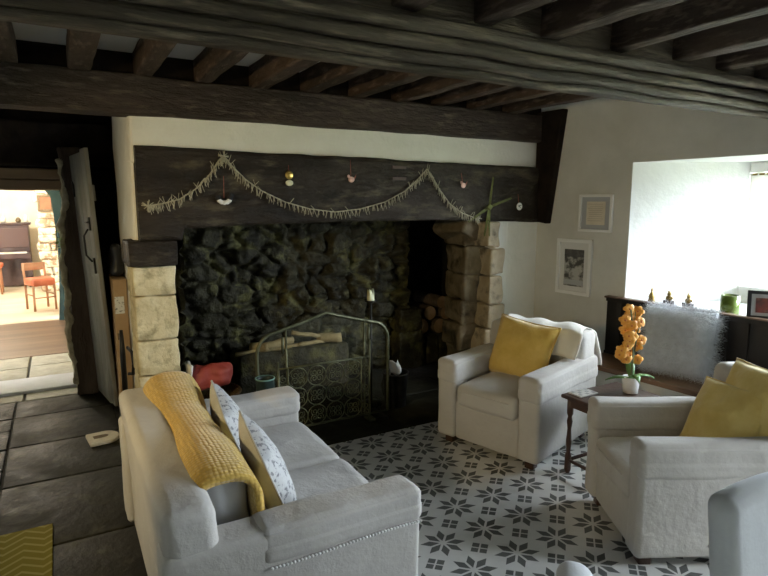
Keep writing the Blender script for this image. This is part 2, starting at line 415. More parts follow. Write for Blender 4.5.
# passage floors beyond the low doorway
S('floor_passage', slabs([(-1.7, -1.0), (-1.0, -.35), (-.35, .6)], 5.55, 7.2, .6, .02, 9), M['pale_flag'])
S('floor_passage_base', MB().span((-1.9, 5.5, -.08), (.7, 7.25, -.012)), M['grout'])
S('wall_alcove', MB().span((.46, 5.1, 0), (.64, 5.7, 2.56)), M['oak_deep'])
S('floor_boards', MB().span((-3, 7.2, -.06), (1.6, 9.3, .0)), M['boards'])
S('floor_lounge', MB().span((-5, 9.3, -.06), (3, 14.4, 0)), M['far_floor'])
S('floor_step', MB().rbox((-.55, 5.98, .012), (1.2, .44, .03), .01, n=2, k=2), M['step'])

# ceiling
S('ceiling', MB().span((-1.7, -1.7, ZC), (5.1, YB + .1, ZC + .06)), M['reveal'])
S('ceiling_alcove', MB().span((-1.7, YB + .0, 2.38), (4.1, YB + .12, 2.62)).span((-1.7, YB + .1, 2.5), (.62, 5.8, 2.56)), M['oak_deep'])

# window wall, with the splayed reveal
OY0, OY1, WY0, WY1, WX, SZ, HZ = .35, 3.09, .80, 2.60, 4.75, .86, 1.965
rw = MB()
rw.prism([(XW(OY1), OY1), (WX, WY1), (WX + .27, WY1), (WX + .27, 5.0), (XW(4.2), 4.2)], 0, ZC + .05)
QY0, QY1, QV0, QV1 = -1.5, .12, -1.4, -.25
rw.prism([(XW(QY1), QY1), (WX, QV1), (WX + .27, QV1), (WX + .27, WY0), (WX, WY0), (XW(OY0), OY0)], 0, ZC + .05)
rw.prism([(XW(-1.7), -1.7), (WX + .27, -1.7), (WX + .27, QV0), (WX, QV0), (XW(QY0), QY0)], 0, ZC + .05)
rw.prism([(XW(QY0), QY0), (WX, QV0), (WX + .27, QV0), (WX + .27, QV1), (WX, QV1), (XW(QY1), QY1)], HZ, ZC + .05)
rw.prism([(XW(QY0), QY0), (WX, QV0), (WX + .27, QV0), (WX + .27, QV1), (WX, QV1), (XW(QY1), QY1)], 0, SZ)
rw.prism([(XW(OY0), OY0), (WX, WY0), (WX + .27, WY0), (WX + .27, WY1), (WX, WY1), (XW(OY1), OY1)], HZ, ZC + .05)
rw.prism([(XW(OY0) + .06, OY0), (WX, WY0), (WX + .27, WY0), (WX + .27, WY1), (WX, WY1), (XW(OY1) + .06, OY1)], 0, SZ - .03)
rw.prism([(WX - .02, WY0), (WX + .27, WY0), (WX + .27, WY1), (WX - .02, WY1)], SZ - .04, .99)
wr_ = S('wall_right', rw, M['plaster'])
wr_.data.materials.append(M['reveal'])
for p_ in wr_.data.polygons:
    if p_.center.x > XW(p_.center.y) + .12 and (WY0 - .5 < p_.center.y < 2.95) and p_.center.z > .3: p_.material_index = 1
# rear and left walls
bw = MB().span((-1.7, -1.9, 0), (5.1, -1.6, ZC))
S('wall_rear', bw, M['plaster'])
S('wall_left', MB().span((-1.9, -1.9, 0), (-1.7, 5.8, ZC)), M['plaster'])

# ---------------------------------------------------------------- chimney breast
CX0 = .435
def wob(s, amp, seed):
    return lambda p, n: p + n * (NZ(p, s, seed) * amp)
ch = MB()
# plaster band over the lintel and the side cheek
ch.rbox(((CX0 + CORX) / 2, YB + .28, 2.15), (CORX - CX0, .56, .50), .03, n=14, k=2, fn=wob(3, .012, 1))
ch.rbox((CX0 + .08, 4.62, 1.14), (.16, 1.06, 2.54), .02, n=8, k=2, fn=wob(3, .012, 2))
ch.span((3.45, YB, 0), (CORX + .02, YB + .5, 1.92))
ch.rbox((3.50, YB + .22, .75), (.16, .44, 1.48), .03, n=8, k=2, fn=wob(5, .02, 2))
S('wall_chimney', ch, M['plaster_cream'])
# left sandstone pier
pr_ = MB(); z = 0; rnd = random.Random(4)
for hgt in (.20, .30, .24, .30, .20):
    pr_.rbox((.535, YB + .14, z + hgt / 2), (.265, .32, hgt - .006), .012, n=6, k=2, fn=wob(9, .012, z)); z += hgt
S('fireplace_pillar', pr_, M['sand'], 'pale sandstone block pier carrying the end of the fireplace beam', 'pillar')
cb = MB().rbox((.525, YB + .10, 1.325), (.30, .40, .165), .015, n=6, k=2, fn=wob(7, .012, 5))
S('bracket_beam', cb, M['oak_lintel'], 'short dark oak pad between sandstone pier and fireplace lintel', 'beam')
# right jamb, rounded stones
jb = MB(); js = MB(); z = 0
for i, (hgt, fw, dx) in enumerate([(.28, .34, .02), (.24, .30, -.02), (.22, .36, 0), (.26, .27, .02), (.25, .28, .03), (.235, .24, .0)]):
    jb.rbox((3.285 + dx + fw / 2 - .02, YB + .08, z + hgt / 2), (fw * .58, .24, hgt - .008), .022, n=8, k=2, fn=wob(6, .026, i))
    js.rbox((3.36 + dx, YB + .36, z + hgt / 2), (.24, .44, hgt - .004), .03, n=8, k=2, fn=wob(5, .045, i + 9), rot=Matrix.Rotation(-.22, 3, 'Z'))
    z += hgt
js.rbox((3.25, YB + .34, 1.41), (.22, .46, .15), .04, n=6, k=3, fn=wob(5, .04, 31), rot=Matrix.Rotation(.45, 3, 'Y'))
J_ = S('fireplace_jamb', jb, M['jamb'], 'rounded stone jamb beside the white chimney wall', 'pillar')
S('sooty_stone', js, M['jamb_soot'], parent=J_)
# fireplace interior: rubble masonry
def rubble(u0, u1, v0, v1, nu, nv, place, amp, sc_, seed):
    def f(a, b):
        u = u0 + (u1 - u0) * a; v = v0 + (v1 - v0) * b
        d, _ = noise.voronoi(V((u * sc_ + seed, v * sc_ * 1.7, seed * 1.3)))
        k = min(1, (d[1] - d[0]) * 4.5); k = k ** .7 + .5 * (noise.cell(V((u * sc_ * 1.1, v * sc_ * 1.9, seed))) - .5)
        return place(u, v, amp * (k + .35 * NZ((u, v, seed), 14) + .5 * NZ((u, v, seed), 3, 2)))
    return MB().grid(nu, nv, f)
YI = 4.92
S('wall_hearth', rubble(.55, 3.02, 0, 2.2, 150, 130, lambda u, v, d: (u, YI - d, v), .085, 4.2, 1.), M['soot'])
S('wall_hearth_left', rubble(4.1, 5.0, 0, 2.2, 50, 110, lambda u, v, d: (.68 + d, u, v), .045, 4.5, 2.), M['soot'], fix=False)
rc = rubble(2.95, 4.0, 0, 2.2, 60, 100, lambda u, v, d: (u, 5.42 - d, v), .05, 4.5, 3.)
S('wall_hearth_recess', rc, M['soot_black'])
S('wall_hearth_cheek', rubble(4.84, 5.5, 0, 2.2, 40, 100, lambda u, v, d: (2.98 + d * .5, u, v), .04, 4.5, 4.).add([], []), M['soot'])
S('wall_hearth_right', MB().span((3.72, 4.4, 0), (3.95, 5.6, 2.3)).span((3.0, 5.44, 0), (3.95, 5.6, 2.3)).span((.5, 5.0, 0), (3.0, 5.2, 2.3)), M['soot_black'])
S('ceiling_flue', MB().span((.5, 4.5, 2.2), (3.95, 5.6, 2.3)), M['soot_black'])
lg = MB()
for i in range(5): lg.rbox((3.12 + i * .15, 5.08, .16), (.15, .6, .30), .03, n=4, k=2, fn=wob(6, .03, i))
S('ledge_sill', lg, M['soot'])
S('block_sill', MB().rbox((2.99, 4.86, .50), (.26, .22, .22), .02, n=4, k=2, fn=wob(8, .02, 3)).rbox((2.99, 4.86, .2), (.28, .24, .38), .02, n=4, k=2, fn=wob(8, .02, 6)), M['soot'])
S('log_sill', MB().rbox((1.72, 4.72, .20), (1.0, .26, .40), .03, n=8, k=2, fn=wob(6, .03, 8)), M['soot'])

# ---------------------------------------------------------------- beams
def timber(name, mat, x0, x1, y0, y1, z0, z1, axis, label, group=None, amp=.008, seed=0, r=.012, parent=None, cat='beam'):
    n = 26
    mb = MB()
    d = (x1 - x0, y1 - y0, z1 - z0)
    mb.rbox(((x0 + x1) / 2, (y0 + y1) / 2, (z0 + z1) / 2), d, r, n=n, k=1, fn=wob(4, amp, seed))
    return S(name, mb, mat, label, cat, group)
timber('wall_beam', M['oak'], -1.7, CORX + .05, YB - .07, YB + .12, 2.195, 2.43, 0, 'long dark oak beam along the top of the chimney wall', amp=.012, seed=3)
# moulded main beam
def main_beam():
    prof = []      # (y, z) closed section
    top = ZC + .02
    prof += [(2.20, top), (2.09, top), (2.09, 2.405), (2.075, 2.385)]
    def roll(cy, cz, r, a0, a1, n=7):
        for i in range(n + 1):
            a = math.radians(a0 + (a1 - a0) * i / n); prof.append((cy + r * math.cos(a), cz + r * math.sin(a)))
    roll(2.035, 2.352, .030, 80, 285)
    prof.append((2.100, 2.318))
    roll(2.045, 2.292, .028, 90, 280)
    prof.append((2.108, 2.262))
    roll(2.060, 2.240, .025, 95, 270)
    prof.append((2.112, 2.216))
    roll(2.085, 2.203, .018, 110, 280)
    prof += [(2.135, 2.185), (2.16, 2.21), (2.20, 2.30)]
    m = len(prof); nx = 90; vs = []; fs = []
    x0, x1 = -1.72, 4.3
    for i in range(nx + 1):
        x = x0 + (x1 - x0) * i / nx
        for j, (y, z) in enumerate(prof):
            am = .008 if j > 2 and j < m - 3 else .0
            vs.append((x, y + am * NZ((x, y * 3, z * 3), 2.2, 4), z + am * 1.3 * NZ((x, y * 2, z * 3), 2.4, 9)))
    for i in range(nx):
        for j in range(m):
            fs.append((i * m + j, i * m + (j + 1) % m, (i + 1) * m + (j + 1) % m, (i + 1) * m + j))
    fs.append(tuple(range(m))); fs.append(tuple(reversed([nx * m + j for j in range(m)])))
    return MB().add(vs, fs)
S('main_beam', main_beam(), M['oak_main'], 'big moulded oak ceiling beam with roll mouldings spanning the room', 'beam', fix=True)
jl = ['first', 'second', 'third', 'fourth', 'fifth', 'sixth', 'seventh', 'eighth', 'ninth', 'tenth', 'eleventh', 'twelfth']
for i, xc in enumerate([-.55, -.18, .18, .535, .90, 1.27, 1.645, 2.02, 2.39, 2.76, 3.13, 3.52]):
    w = random.Random(i).uniform(.098, .125)
    timber('joist_beam', M['oak_y'], xc - w / 2, xc + w / 2, 2.16, YB + .02, 2.425 + .006 * math.sin(i * 2.2), ZC + .01, 1,
           f'ceiling joist between moulded beam and chimney wall, {jl[i]} counting from the doorway side', 'joists by the chimney wall', amp=.009, seed=i * 1.3, cat='joist')
for i, xc in enumerate([-.4, .02, .44, .86, 1.27, 1.67, 2.07, 2.53, 3.03, 3.42, 3.82]):
    w = random.Random(i + 50).uniform(.10, .13)
    timber('joist_beam', M['oak_y'], xc - w / 2, xc + w / 2, -1.7, 2.10, 2.41 + .006 * math.sin(i * 1.7), ZC + .01, 1,
           f'ceiling joist on the camera side of the moulded beam, {jl[i]} from the doorway side', 'joists on the camera side', amp=.009, seed=i * 1.9 + 20, cat='joist')
# fireplace lintel
def lintel():
    x0, x1 = .455, CORX - .01; nx, nz = 160, 30; y0, y1 = YB - .06, YB + .35
    def sec(a, b, y, k):
        x = x0 + (x1 - x0) * a
        t = (x - x0) / (x1 - x0)
        top = 2.005 - .035 * t + .010 * NZ((x, 0, 0), 5, 1)
        bot = 1.475 + .035 * math.sin(PI * min(1, max(0, (t - .02) / .95))) + .006 * NZ((x, 0, 3), 4, 1)
        if x < .72: bot = 1.405
        z = bot + (top - bot) * b
        e = (1 if b < .001 or b > .999 else 0)
        yy = y + k * (.014 * NZ((x, 0, z), 3, 5) + .009 * NZ((x, 0, z), 9, 8) + .008 * NZ((x * .4, 0, z), 16, 5)) + (.02 * k * e)
        return (x, yy, z)
    mb = MB()
    mb.grid(nx, nz, lambda a, b: sec(a, b, y0, 1))
    mb.grid(nx, 1, lambda a, b: (lambda p: (p[0], y0 + .015 + (y1 - y0 - .015) * (1 - b), p[2]))(sec(a, 0, y0, 0)))
    mb.grid(nx, 1, lambda a, b: (lambda p: (p[0], y0 + .015 + (y1 - y0 - .015) * b, p[2]))(sec(a, 1, y0, 0)))
    mb.grid(nx, nz, lambda a, b: sec(1 - a, b, y1, 0))
    for a in (0, 1):
        mb.grid(1, nz, lambda q, b: (lambda p: (p[0], y0 + .015 + (y1 - y0 - .015) * (1 - q if a == 0 else q), p[2]))(sec(a, b, y0, 0)))
    return mb
LIN = S('fireplace_lintel', lintel(), M['oak_lintel'], 'huge blackened oak lintel beam over the open fireplace', 'beam', fix=False)
pg = MB()
for (x, z, r) in ((2.755, 1.742, .016), (1.86, 1.66, .006), (2.1, 1.93, .005), (3.3, 1.7, .006), (2.9, 1.66, .005)):
    pg.lathe([(r, -.004), (r, .004)], (0, 0, 0), 12, M=Matrix.Translation((x, YB - .066, z)) @ Matrix.Rotation(PI / 2, 4, 'X'))
S('peg_hole', pg, M['black_orn'], parent=LIN)
ins = MB().box((2.375, YB - .068, 1.925), (.125, .012, .022)).box((2.375, YB - .068, 1.838), (.125, .012, .024))
S('inlay_patch', ins, pmat('oak_inlay', (.06, .036, .027), (.09, .055, .042), 20, .6), parent=LIN)
# dark post at the corner on the window wall
Mw = Matrix.Identity(4)
pc = MB(); y_t, y_b = 3.74, 3.88
vs = [];
for (yy, zz) in ((YB - .01, 1.48), (y_b, 1.46), (y_t, 2.46), (YB - .01, 2.46)):
    vs.append((XW(yy) - .06, yy, zz)); vs.append((XW(yy) + .02, yy, zz))
pc.add(vs, [(0, 2, 4, 6), (7, 5, 3, 1), (0, 1, 3, 2), (2, 3, 5, 4), (4, 5, 7, 6), (6, 7, 1, 0)], None, False)
S('corner_beam', pc, M['oak_deep'], 'thick dark oak post hanging in the corner beside the pictures', 'post', bevel=.012, fix=True)

# ---------------------------------------------------------------- alcove, door, post, passage
YP = 5.66
al = MB()
al.span((-1.7, YP, 1.92), (.62, YP + .2, 2.56))        # dark head
al.span((.06, YP, 0), (.62, YP + .2, 2.1))
al.span((-1.9, YP, 0), (-1.05, YP + .2, 2.1))
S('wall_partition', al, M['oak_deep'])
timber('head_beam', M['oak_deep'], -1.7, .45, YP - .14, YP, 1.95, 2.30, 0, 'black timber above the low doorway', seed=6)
timber('brace_beam', M['oak_y'], -.22, -.11, YB + .1, YP - .1, 2.40, 2.5, 1, 'short brown joist in the dark alcove over the doorway', seed=9)
timber('doorhead_beam', M['lintel_head'], -1.05, .07, YP - .06, YP + .16, 1.755, 1.838, 0, 'lower pale oak board of the low door head', 'low door head boards', seed=12)
timber('doorhead_beam', M['lintel_head'], -1.05, .07, YP - .05, YP + .16, 1.842, 1.93, 0, 'upper pale oak board of the low door head', 'low door head boards', seed=13)
# ragged post
pm = MB()
def postf(p, n):
    k = .045 * NZ((0, 0, p.z), 2.1, 3) + .02 * NZ((p.x, p.y, p.z), 7, 4)
    q = V(p)
    if n.x < -.3: q.x += k * 1.0
    return q + n * .008 * NZ(p, 12, 5)
pm.rbox((.135, YP - .10, 1.05), (.16, .2, 2.1), .02, n=30, k=2, fn=postf)
S('post_pillar', pm, M['post'], 'rough oak door post with a ragged edge beside the plank door', 'post')
rg = MB()
def ragf(p, n):
    q = V(p); q.x += .045 * NZ((0, 0, p.z), 2.1, 3) + .030 * NZ((0, p.y, p.z), 9, 6); return q + n * (.016 * NZ(p, 22, 1) + .012 * NZ(p, 8, 2))
rg.rbox((.048, YP - .17, 1.05), (.045, .06, 1.9), .015, n=60, k=2, fn=ragf)
S('post_plaster', rg, M['rag'], parent=bpy.data.objects['post_pillar'])

# plank door, standing open toward the room
dr = thing('door_1', 'old grey plank door standing open against the dark alcove', 'door', (0, 0, 0)); dr['kind'] = 'structure'
dA, dB = V((.225, 5.50, 0)), V((.315, 4.86, 0)); dd = (dB - dA); dl = dd.length; dd.normalize()
MD = Matrix.Translation(dA) @ Matrix.Rotation(math.radians(-2.6), 4, 'Y') @ Matrix(((dd.x, -dd.y, 0, 0), (dd.y, dd.x, 0, 0), (0, 0, 1, 0), (0, 0, 0, 1)))   # local x along the door
bd = MB(); pw = dl / 4
for i in range(4):
    bd.rbox((pw * (i + .5), 0, 1.03 + (.02 if i == 3 else 0)), (pw - .006, .03, 2.0), .004, n=2, k=1, M=MD)
bd.build('door_board', M['door'], dr)
MB().rbox((dl / 2, .028, 1.72), (dl - .1, .024, .12), .004, n=1, k=1, M=MD).rbox((dl / 2, .028, .4), (dl - .1, .024, .12), .004, n=1, k=1, M=MD).build('door_batten', M['door'], dr)
lt = MB()
lt.box((dl - .10, -.022, 1.49), (.05, .012, .10), MD).tube([(dl - .16, -.035, 1.50), (dl - .05, -.035, 1.505)], .007, 6, MD)
lt.tube([(dl - .12, -.03, 1.45), (dl - .14, -.06, 1.40), (dl - .14, -.06, 1.25), (dl - .10, -.03, 1.20)], .007, 6, MD).box((dl - .08, -.022, 1.17), (.03, .012, .12), MD)
lt.build('latch', M['iron'], dr)
hg = MB().tube([(.06, -.02, 1.82), (.10, -.022, 1.80), (.10, -.022, 1.70)], .008, 6, MD); hg.build('hinge', M['iron'], dr)

# passage and far lounge shells
S('wall_passage', MB().span((.3, YP + .2, 0), (.5, 9.3, 2.4)).span((-2.4, YP + .2, 0), (-2.2, 9.3, 2.4)), M['plaster_cream'])
S('ceiling_passage', MB().span((-3, YP + .2, 2.3), (1.6, 9.3, 2.4)), M['plaster_cream'])
tl = MB()
def tealf(a, b):
    z = 2.3 * b
    edge = -.07 + .05 * math.sin(z * 1.6) - max(0, (z - 1.75)) * .8
    return (edge + (.5 - edge) * a, 9.28, z)
tl.grid(6, 24, tealf).grid(1, 24, lambda a, b: (tealf(0, b)[0], 9.28 + .14 * (1 - a), 2.3 * b))
S('wall_teal', tl, M['teal'], fix=False)
S('wall_lounge', MB().span((-5, 14.2, 0), (3, 14.4, 2.6)).span((.2, 9.5, 0), (.4, 14.3, 2.6)).span((-5.2, 9.3, 0), (-5, 14.4, 2.6)).span((-5, 9.3, 0), (-2.4, 9.5, 2.6)), M['far_wall'])
S('ceiling_lounge', MB().span((-5.2, 9.3, 2.6), (3, 14.4, 2.7)), M['far_wall'])
fs_ = MB(); rnd = random.Random(21)
for k in range(16):
    for j in range(2):
        fs_.rbox((-.22 + j * .2 + rnd.uniform(-.03, .03), 12.6, .08 + k * .15), (.2, .4, .145), .03, n=2, k=2, fn=wob(6, .03, k + j * 9))
S('far_pillar', fs_, M['far_stone'], 'far stone pier of mixed pale and brown stones beyond the piano room arch', 'pillar')

# upright piano
pn = thing('upright_piano', 'dark upright piano against the far wall seen through the low doorway', 'piano', (-1.22, 13.6, 0), 0)
MB().span((-.72, -.15, .02), (.72, .3, 1.22)).span((-.76, -.17, 1.22), (.76, .32, 1.26)).build('case', M['piano'], pn, bevel=.008)
MB().span((-.70, -.16, .78), (-.04, -.145, 1.16)).span((.04, -.16, .78), (.70, -.145, 1.16)).build('front_panel', pmat('piano_panel', (.09, .05, .04), rough=.35), pn, bevel=.005)
MB().span((-.74, -.46, .58), (.74, -.12, .68)).build('keybed', M['piano'], pn, bevel=.006)
MB().span((-.66, -.44, .68), (.66, -.24, .70)).build('keyboard', M['ivory'], pn)
for sx in (-.70, .70): MB().span((sx - .04, -.45, .02), (sx + .04, -.37, .6)).build('leg', M['piano'], pn, bevel=.006)
MB().span((-.2, -.19, .06), (.2, -.16, .09)).build('pedal', M['brass'], pn)
for i, (x, h) in enumerate(((-.5, .10), (.05, .08), (.30, .13), (.55, .10), (.68, .15))):
    b = MB().lathe([(.03, 0), (.05, h * .3), (.04, h * .7), (.02, h)], (0, 0, 0), 12).build('ornament', M['brown' if i % 2 else 'ceramic'])
    b.location = (-1.22 + x, 13.66, 1.262); tag(b, ['small white pot on the piano top, at its darker end', 'brown jar in the middle of the piano top', 'white vase on the piano top', 'brown pot on the piano top', 'tall white vase at the edge of the piano top by the stone pier'][i], 'ornament', 'ornaments on the piano')
st = thing('piano_stool', 'reddish wooden stool in front of the far piano', 'stool', (-1.12, 12.6, 0))
MB().rbox((0, 0, .52), (.4, .36, .07), .02, n=2, k=2).build('seat', M['rust'], st)
for sx in (-.16, .16):
    for sy in (-.13, .13): MB().tube([(sx, sy, 0), (sx * .9, sy * .9, .49)], [.016, .022], 8).build('leg', M['chairwood'], st)
# rust leather chair in the passage room
rcx = thing('side_chair', 'small wooden chair with rust leather seat beyond the teal arch', 'chair', (-.30, 10.4, 0), .35)
MB().rbox((0, 0, .44), (.34, .36, .12), .04, n=3, k=3).build('seat', M['rust'], rcx)
for sx in (-.15, .15):
    MB().tube([(sx, -.16, 0), (sx, -.16, .40)], .017, 8).build('leg', M['chairwood'], rcx)
    MB().tube([(sx, .16, 0), (sx, .17, .40), (sx, .22, .72)], .017, 8).build('leg', M['chairwood'], rcx)
MB().tube([(-.15, -.16, .20), (.15, -.16, .20)], .010, 6).tube([(-.15, -.16, .24), (-.15, .16, .24)], .010, 6).tube([(.15, -.16, .24), (.15, .16, .24)], .010, 6).build('stretcher', M['chairwood'], rcx)
MB().rbox((0, .215, .66), (.34, .025, .12), .01, n=2, k=1).build('backrest', M['chairwood'], rcx)
fp = thing('wall_picture', 'tiny brown framed picture hanging on the far stone pier', 'picture', (-.16, 12.36, 1.64))
MB().box((0, 0, 0), (.26, .03, .30)).build('frame', M['brown'], fp, bevel=.006); MB().box((0, -.017, 0), (.16, .006, .2)).build('picture', M['rust'], fp)
# sprig on the post
sg = thing('sprig', 'small green leafy sprig fixed to the ragged post edge', 'plant', (-.012, YP - .22, 1.36))
sm_ = MB(); lf = MB(); rnd = random.Random(3)
sm_.tube([(0, 0, .06), (.0, -.01, 0), (-.01, -.01, -.10)], .004, 6)
for i in range(14):
    z = .05 - .15 * i / 14; a = rnd.uniform(0, 6.28); d = V((math.cos(a), math.sin(a), .2)) * .045
    p = V((0, -.01, z)); w = V((-d.y, d.x, 0)) * .35
    lf.add([p, p + d * .5 + w, p + d, p + d * .5 - w], [(0, 1, 2, 3)], None, False)
sm_.build('stem', M['green_twig'], sg); lf.build('leaves', pmat('sprig_leaf', (.30, .42, .07), rough=.6), sg, solid=.002)
# cardboard box and things in the gap beside the chimney
bx = thing('cardboard_box', 'tall narrow brown cardboard box standing beside the chimney', 'box', (.380, 4.72, 0), 0)
MB().span((-.05, 0, .012), (.045, .4, 1.08)).build('carton', M['card'], bx, bevel=.004)
MB().span((-.045, -.003, .82), (.02, .002, .95)).build('shipping_label', M['label'], bx)
MB().span((-.04, -.003, .62), (-.005, .002, .67)).build('mark', M['brown'], bx)
vc = thing('vacuum_cleaner', 'black upright vacuum cleaner with loop handle in front of cardboard box', 'vacuum cleaner', (.355, 4.42, 0))
MB().rbox((0, .1, .08), (.09, .3, .15), .03, n=3, k=2).build('floor_head', M['black'], vc)
MB().tube([(0, .14, .12), (0, .16, .55), (0, .165, .72)], [.02, .02, .012], 10).build('body', M['black'], vc)
MB().tube([(.03, .10, .40), (.05, .02, .42), (.055, .0, .50), (.05, .02, .58), (.03, .10, .60)], .012, 8).build('handle', M['black'], vc)
pl = MB().tube([(.0, .0, .0), (.0, .01, 1.16)], .009, 8).build('metal_pole', M['blue']); pl.location = (.352, 5.0, .0)
tag(pl, 'thin blue metal pole upright between plank door and cardboard box', 'pole')
bg = MB(); bg.rbox((0, 0, 0), (.10, .22, .26), .05, n=4, k=3, fn=wob(6, .05, 3)); b = bg.build('dark_bag', M['black']); b.location = (.375, 4.95, 1.215)
tag(b, 'crumpled black bag lying on top of the tall cardboard box', 'bag')

# ---------------------------------------------------------------- window
wn = bpy.data.objects.new('window_1', None); link(wn); tag(wn, kind='structure')
wf = MB()
for (y0, y1) in ((WY0, WY0 + .06), (1.37, 1.43), (1.97, 2.03), (WY1 - .06, WY1)): wf.span((WX + .10, y0, .95), (WX + .16, y1, HZ))
wf.span((WX + .10, WY0, .99), (WX + .16, WY1, 1.06)).span((WX + .10, WY0, HZ - .06), (WX + .16, WY1, HZ))
wf.build('window_frame', M['white'], wn, bevel=.006)
MB().span((WX + .128, WY0, 1.0), (WX + .132, WY1, HZ)).build('window_pane', M['glass'], wn)
w2 = bpy.data.objects.new('window_2', None); link(w2); tag(w2, kind='structure')
wf = MB()
for y0 in (QV0, QV1 - .06): wf.span((WX + .10, y0, SZ), (WX + .16, y0 + .06, HZ))
wf.span((WX + .10, QV0, SZ), (WX + .16, QV1, SZ + .06)).span((WX + .10, QV0, HZ - .06), (WX + .16, QV1, HZ))
wf.build('window_frame', M['white'], w2)
MB().span((WX + .128, QV0, SZ), (WX + .132, QV1, HZ)).build('window_pane', M['glass'], w2)
# vertical blind gathered at the far end
bl = thing('vertical_blind', 'white vertical blind drawn to the side of the window', 'blind', (WX + .02, 0, 0))
MB().span((-.03, WY0, 1.885), (.03, WY1 - .01, HZ - .004)).build('headrail', M['white'], bl, bevel=.005)
MB().span((-.02, WY0, 1.862), (.02, WY1 - .02, 1.876)).build('track', M['brass'], bl)
for i in range(7):
    y = WY1 - .012 - i * .052
    MB().grid(2, 6, lambda a, b: (-.028 + .056 * a, y - .056 * a, .93 + .945 * b)).build('slat', M['blind_slat'], bl)
# wooden sill board, the panelled seat
def wall_M(y0):
    t = V((.08, -1, 0)).normalized()   # along the wall toward the camera
    nrm = V((-1, -.08, 0)).normalized()
    return Matrix.Translation((XW(y0), y0, 0)) @ Matrix((V((t.x, t.y, 0)), nrm, V((0, 0, 1)))).transposed().to_4x4()   # local x along wall, y into room
WM = wall_M(3.22)
ws = thing('window_seat', 'dark panelled window seat with brown board seat and pale base', 'bench', (0, 0, 0))
bp_ = MB()
for i in range(22):
    bp_.rbox((.07 + i * .138, .035, .62), (.134, .03, .46), .005, n=1, k=1, M=WM)
bp_.box((1.5, .03, .86), (3.0, .06, .03), WM); bp_.box((1.5, .03, .405), (3.0, .05, .04), WM)
bp_.build('back_panel', M['panel'], ws)
bb = MB(); bb.prism([(p.x, p.y) for p in (WM @ V((-.02, 0, 0)), WM @ V((-.02, .06, 0)), WM @ V((3., .06, 0)), WM @ V((3., 0, 0)))], .868, .885)
bb.build('cap_board', pmat('cap_oak', (.10, .06, .04), (.16, .10, .07), 8, .45, .2, 30), ws, bevel=.004)
MB().box((1.5, .25, .385), (3.0, .38, .04), WM).build('seat', M['oak_seat'], ws, bevel=.008)
MB().box((1.52, .235, .182), (2.94, .33, .36), WM).build('plaster_base', M['plaster'], ws, bevel=.01)
MB().box((-.012, .19, .53), (.03, .3, .30), WM).build('end_board', M['panel'], ws, bevel=.01) if False else None
sl = MB(); sl.prism([(XW(OY1) - .0, OY1 - .01), (WX - .02, WY1), (WX - .02, WY0), (XW(OY0), OY0)], SZ - .028, SZ + .004)
S('sill', sl, pmat('sill_paint', (.60, .60, .58), (.68, .68, .66), 8, .5), 'pale window sill board', 'sill')

# outside
S('ground_garden', MB().span((-40, -40, -.35), (45, 45, -.25)), M['grass'])
rnd = random.Random(8)
bu = thing('garden_bush', 'yellow-green bush outside the window', 'bush', (8.5, 4.5, -.45))
bf = MB()
for i in range(900):
    d = V((rnd.gauss(0, 1), rnd.gauss(0, 1), rnd.gauss(0, 1))).normalized() * rnd.uniform(.75, 1)
    p = V((d.x * .7, d.y * .8, .85 + d.z * .85)); a = V((rnd.uniform(-1, 1), rnd.uniform(-1, 1), rnd.uniform(-1, 1))).normalized() * .07; c = a.cross(d).normalized() * .04
    bf.add([p - a, p + c, p + a, p - c], [(0, 1, 2, 3)], None, False)
bf.build('foliage', M['bush'], bu); MB().tube([(0, 0, 0), (0, .02, .9)], [.05, .03], 8).build('trunk', M['bark'], bu)

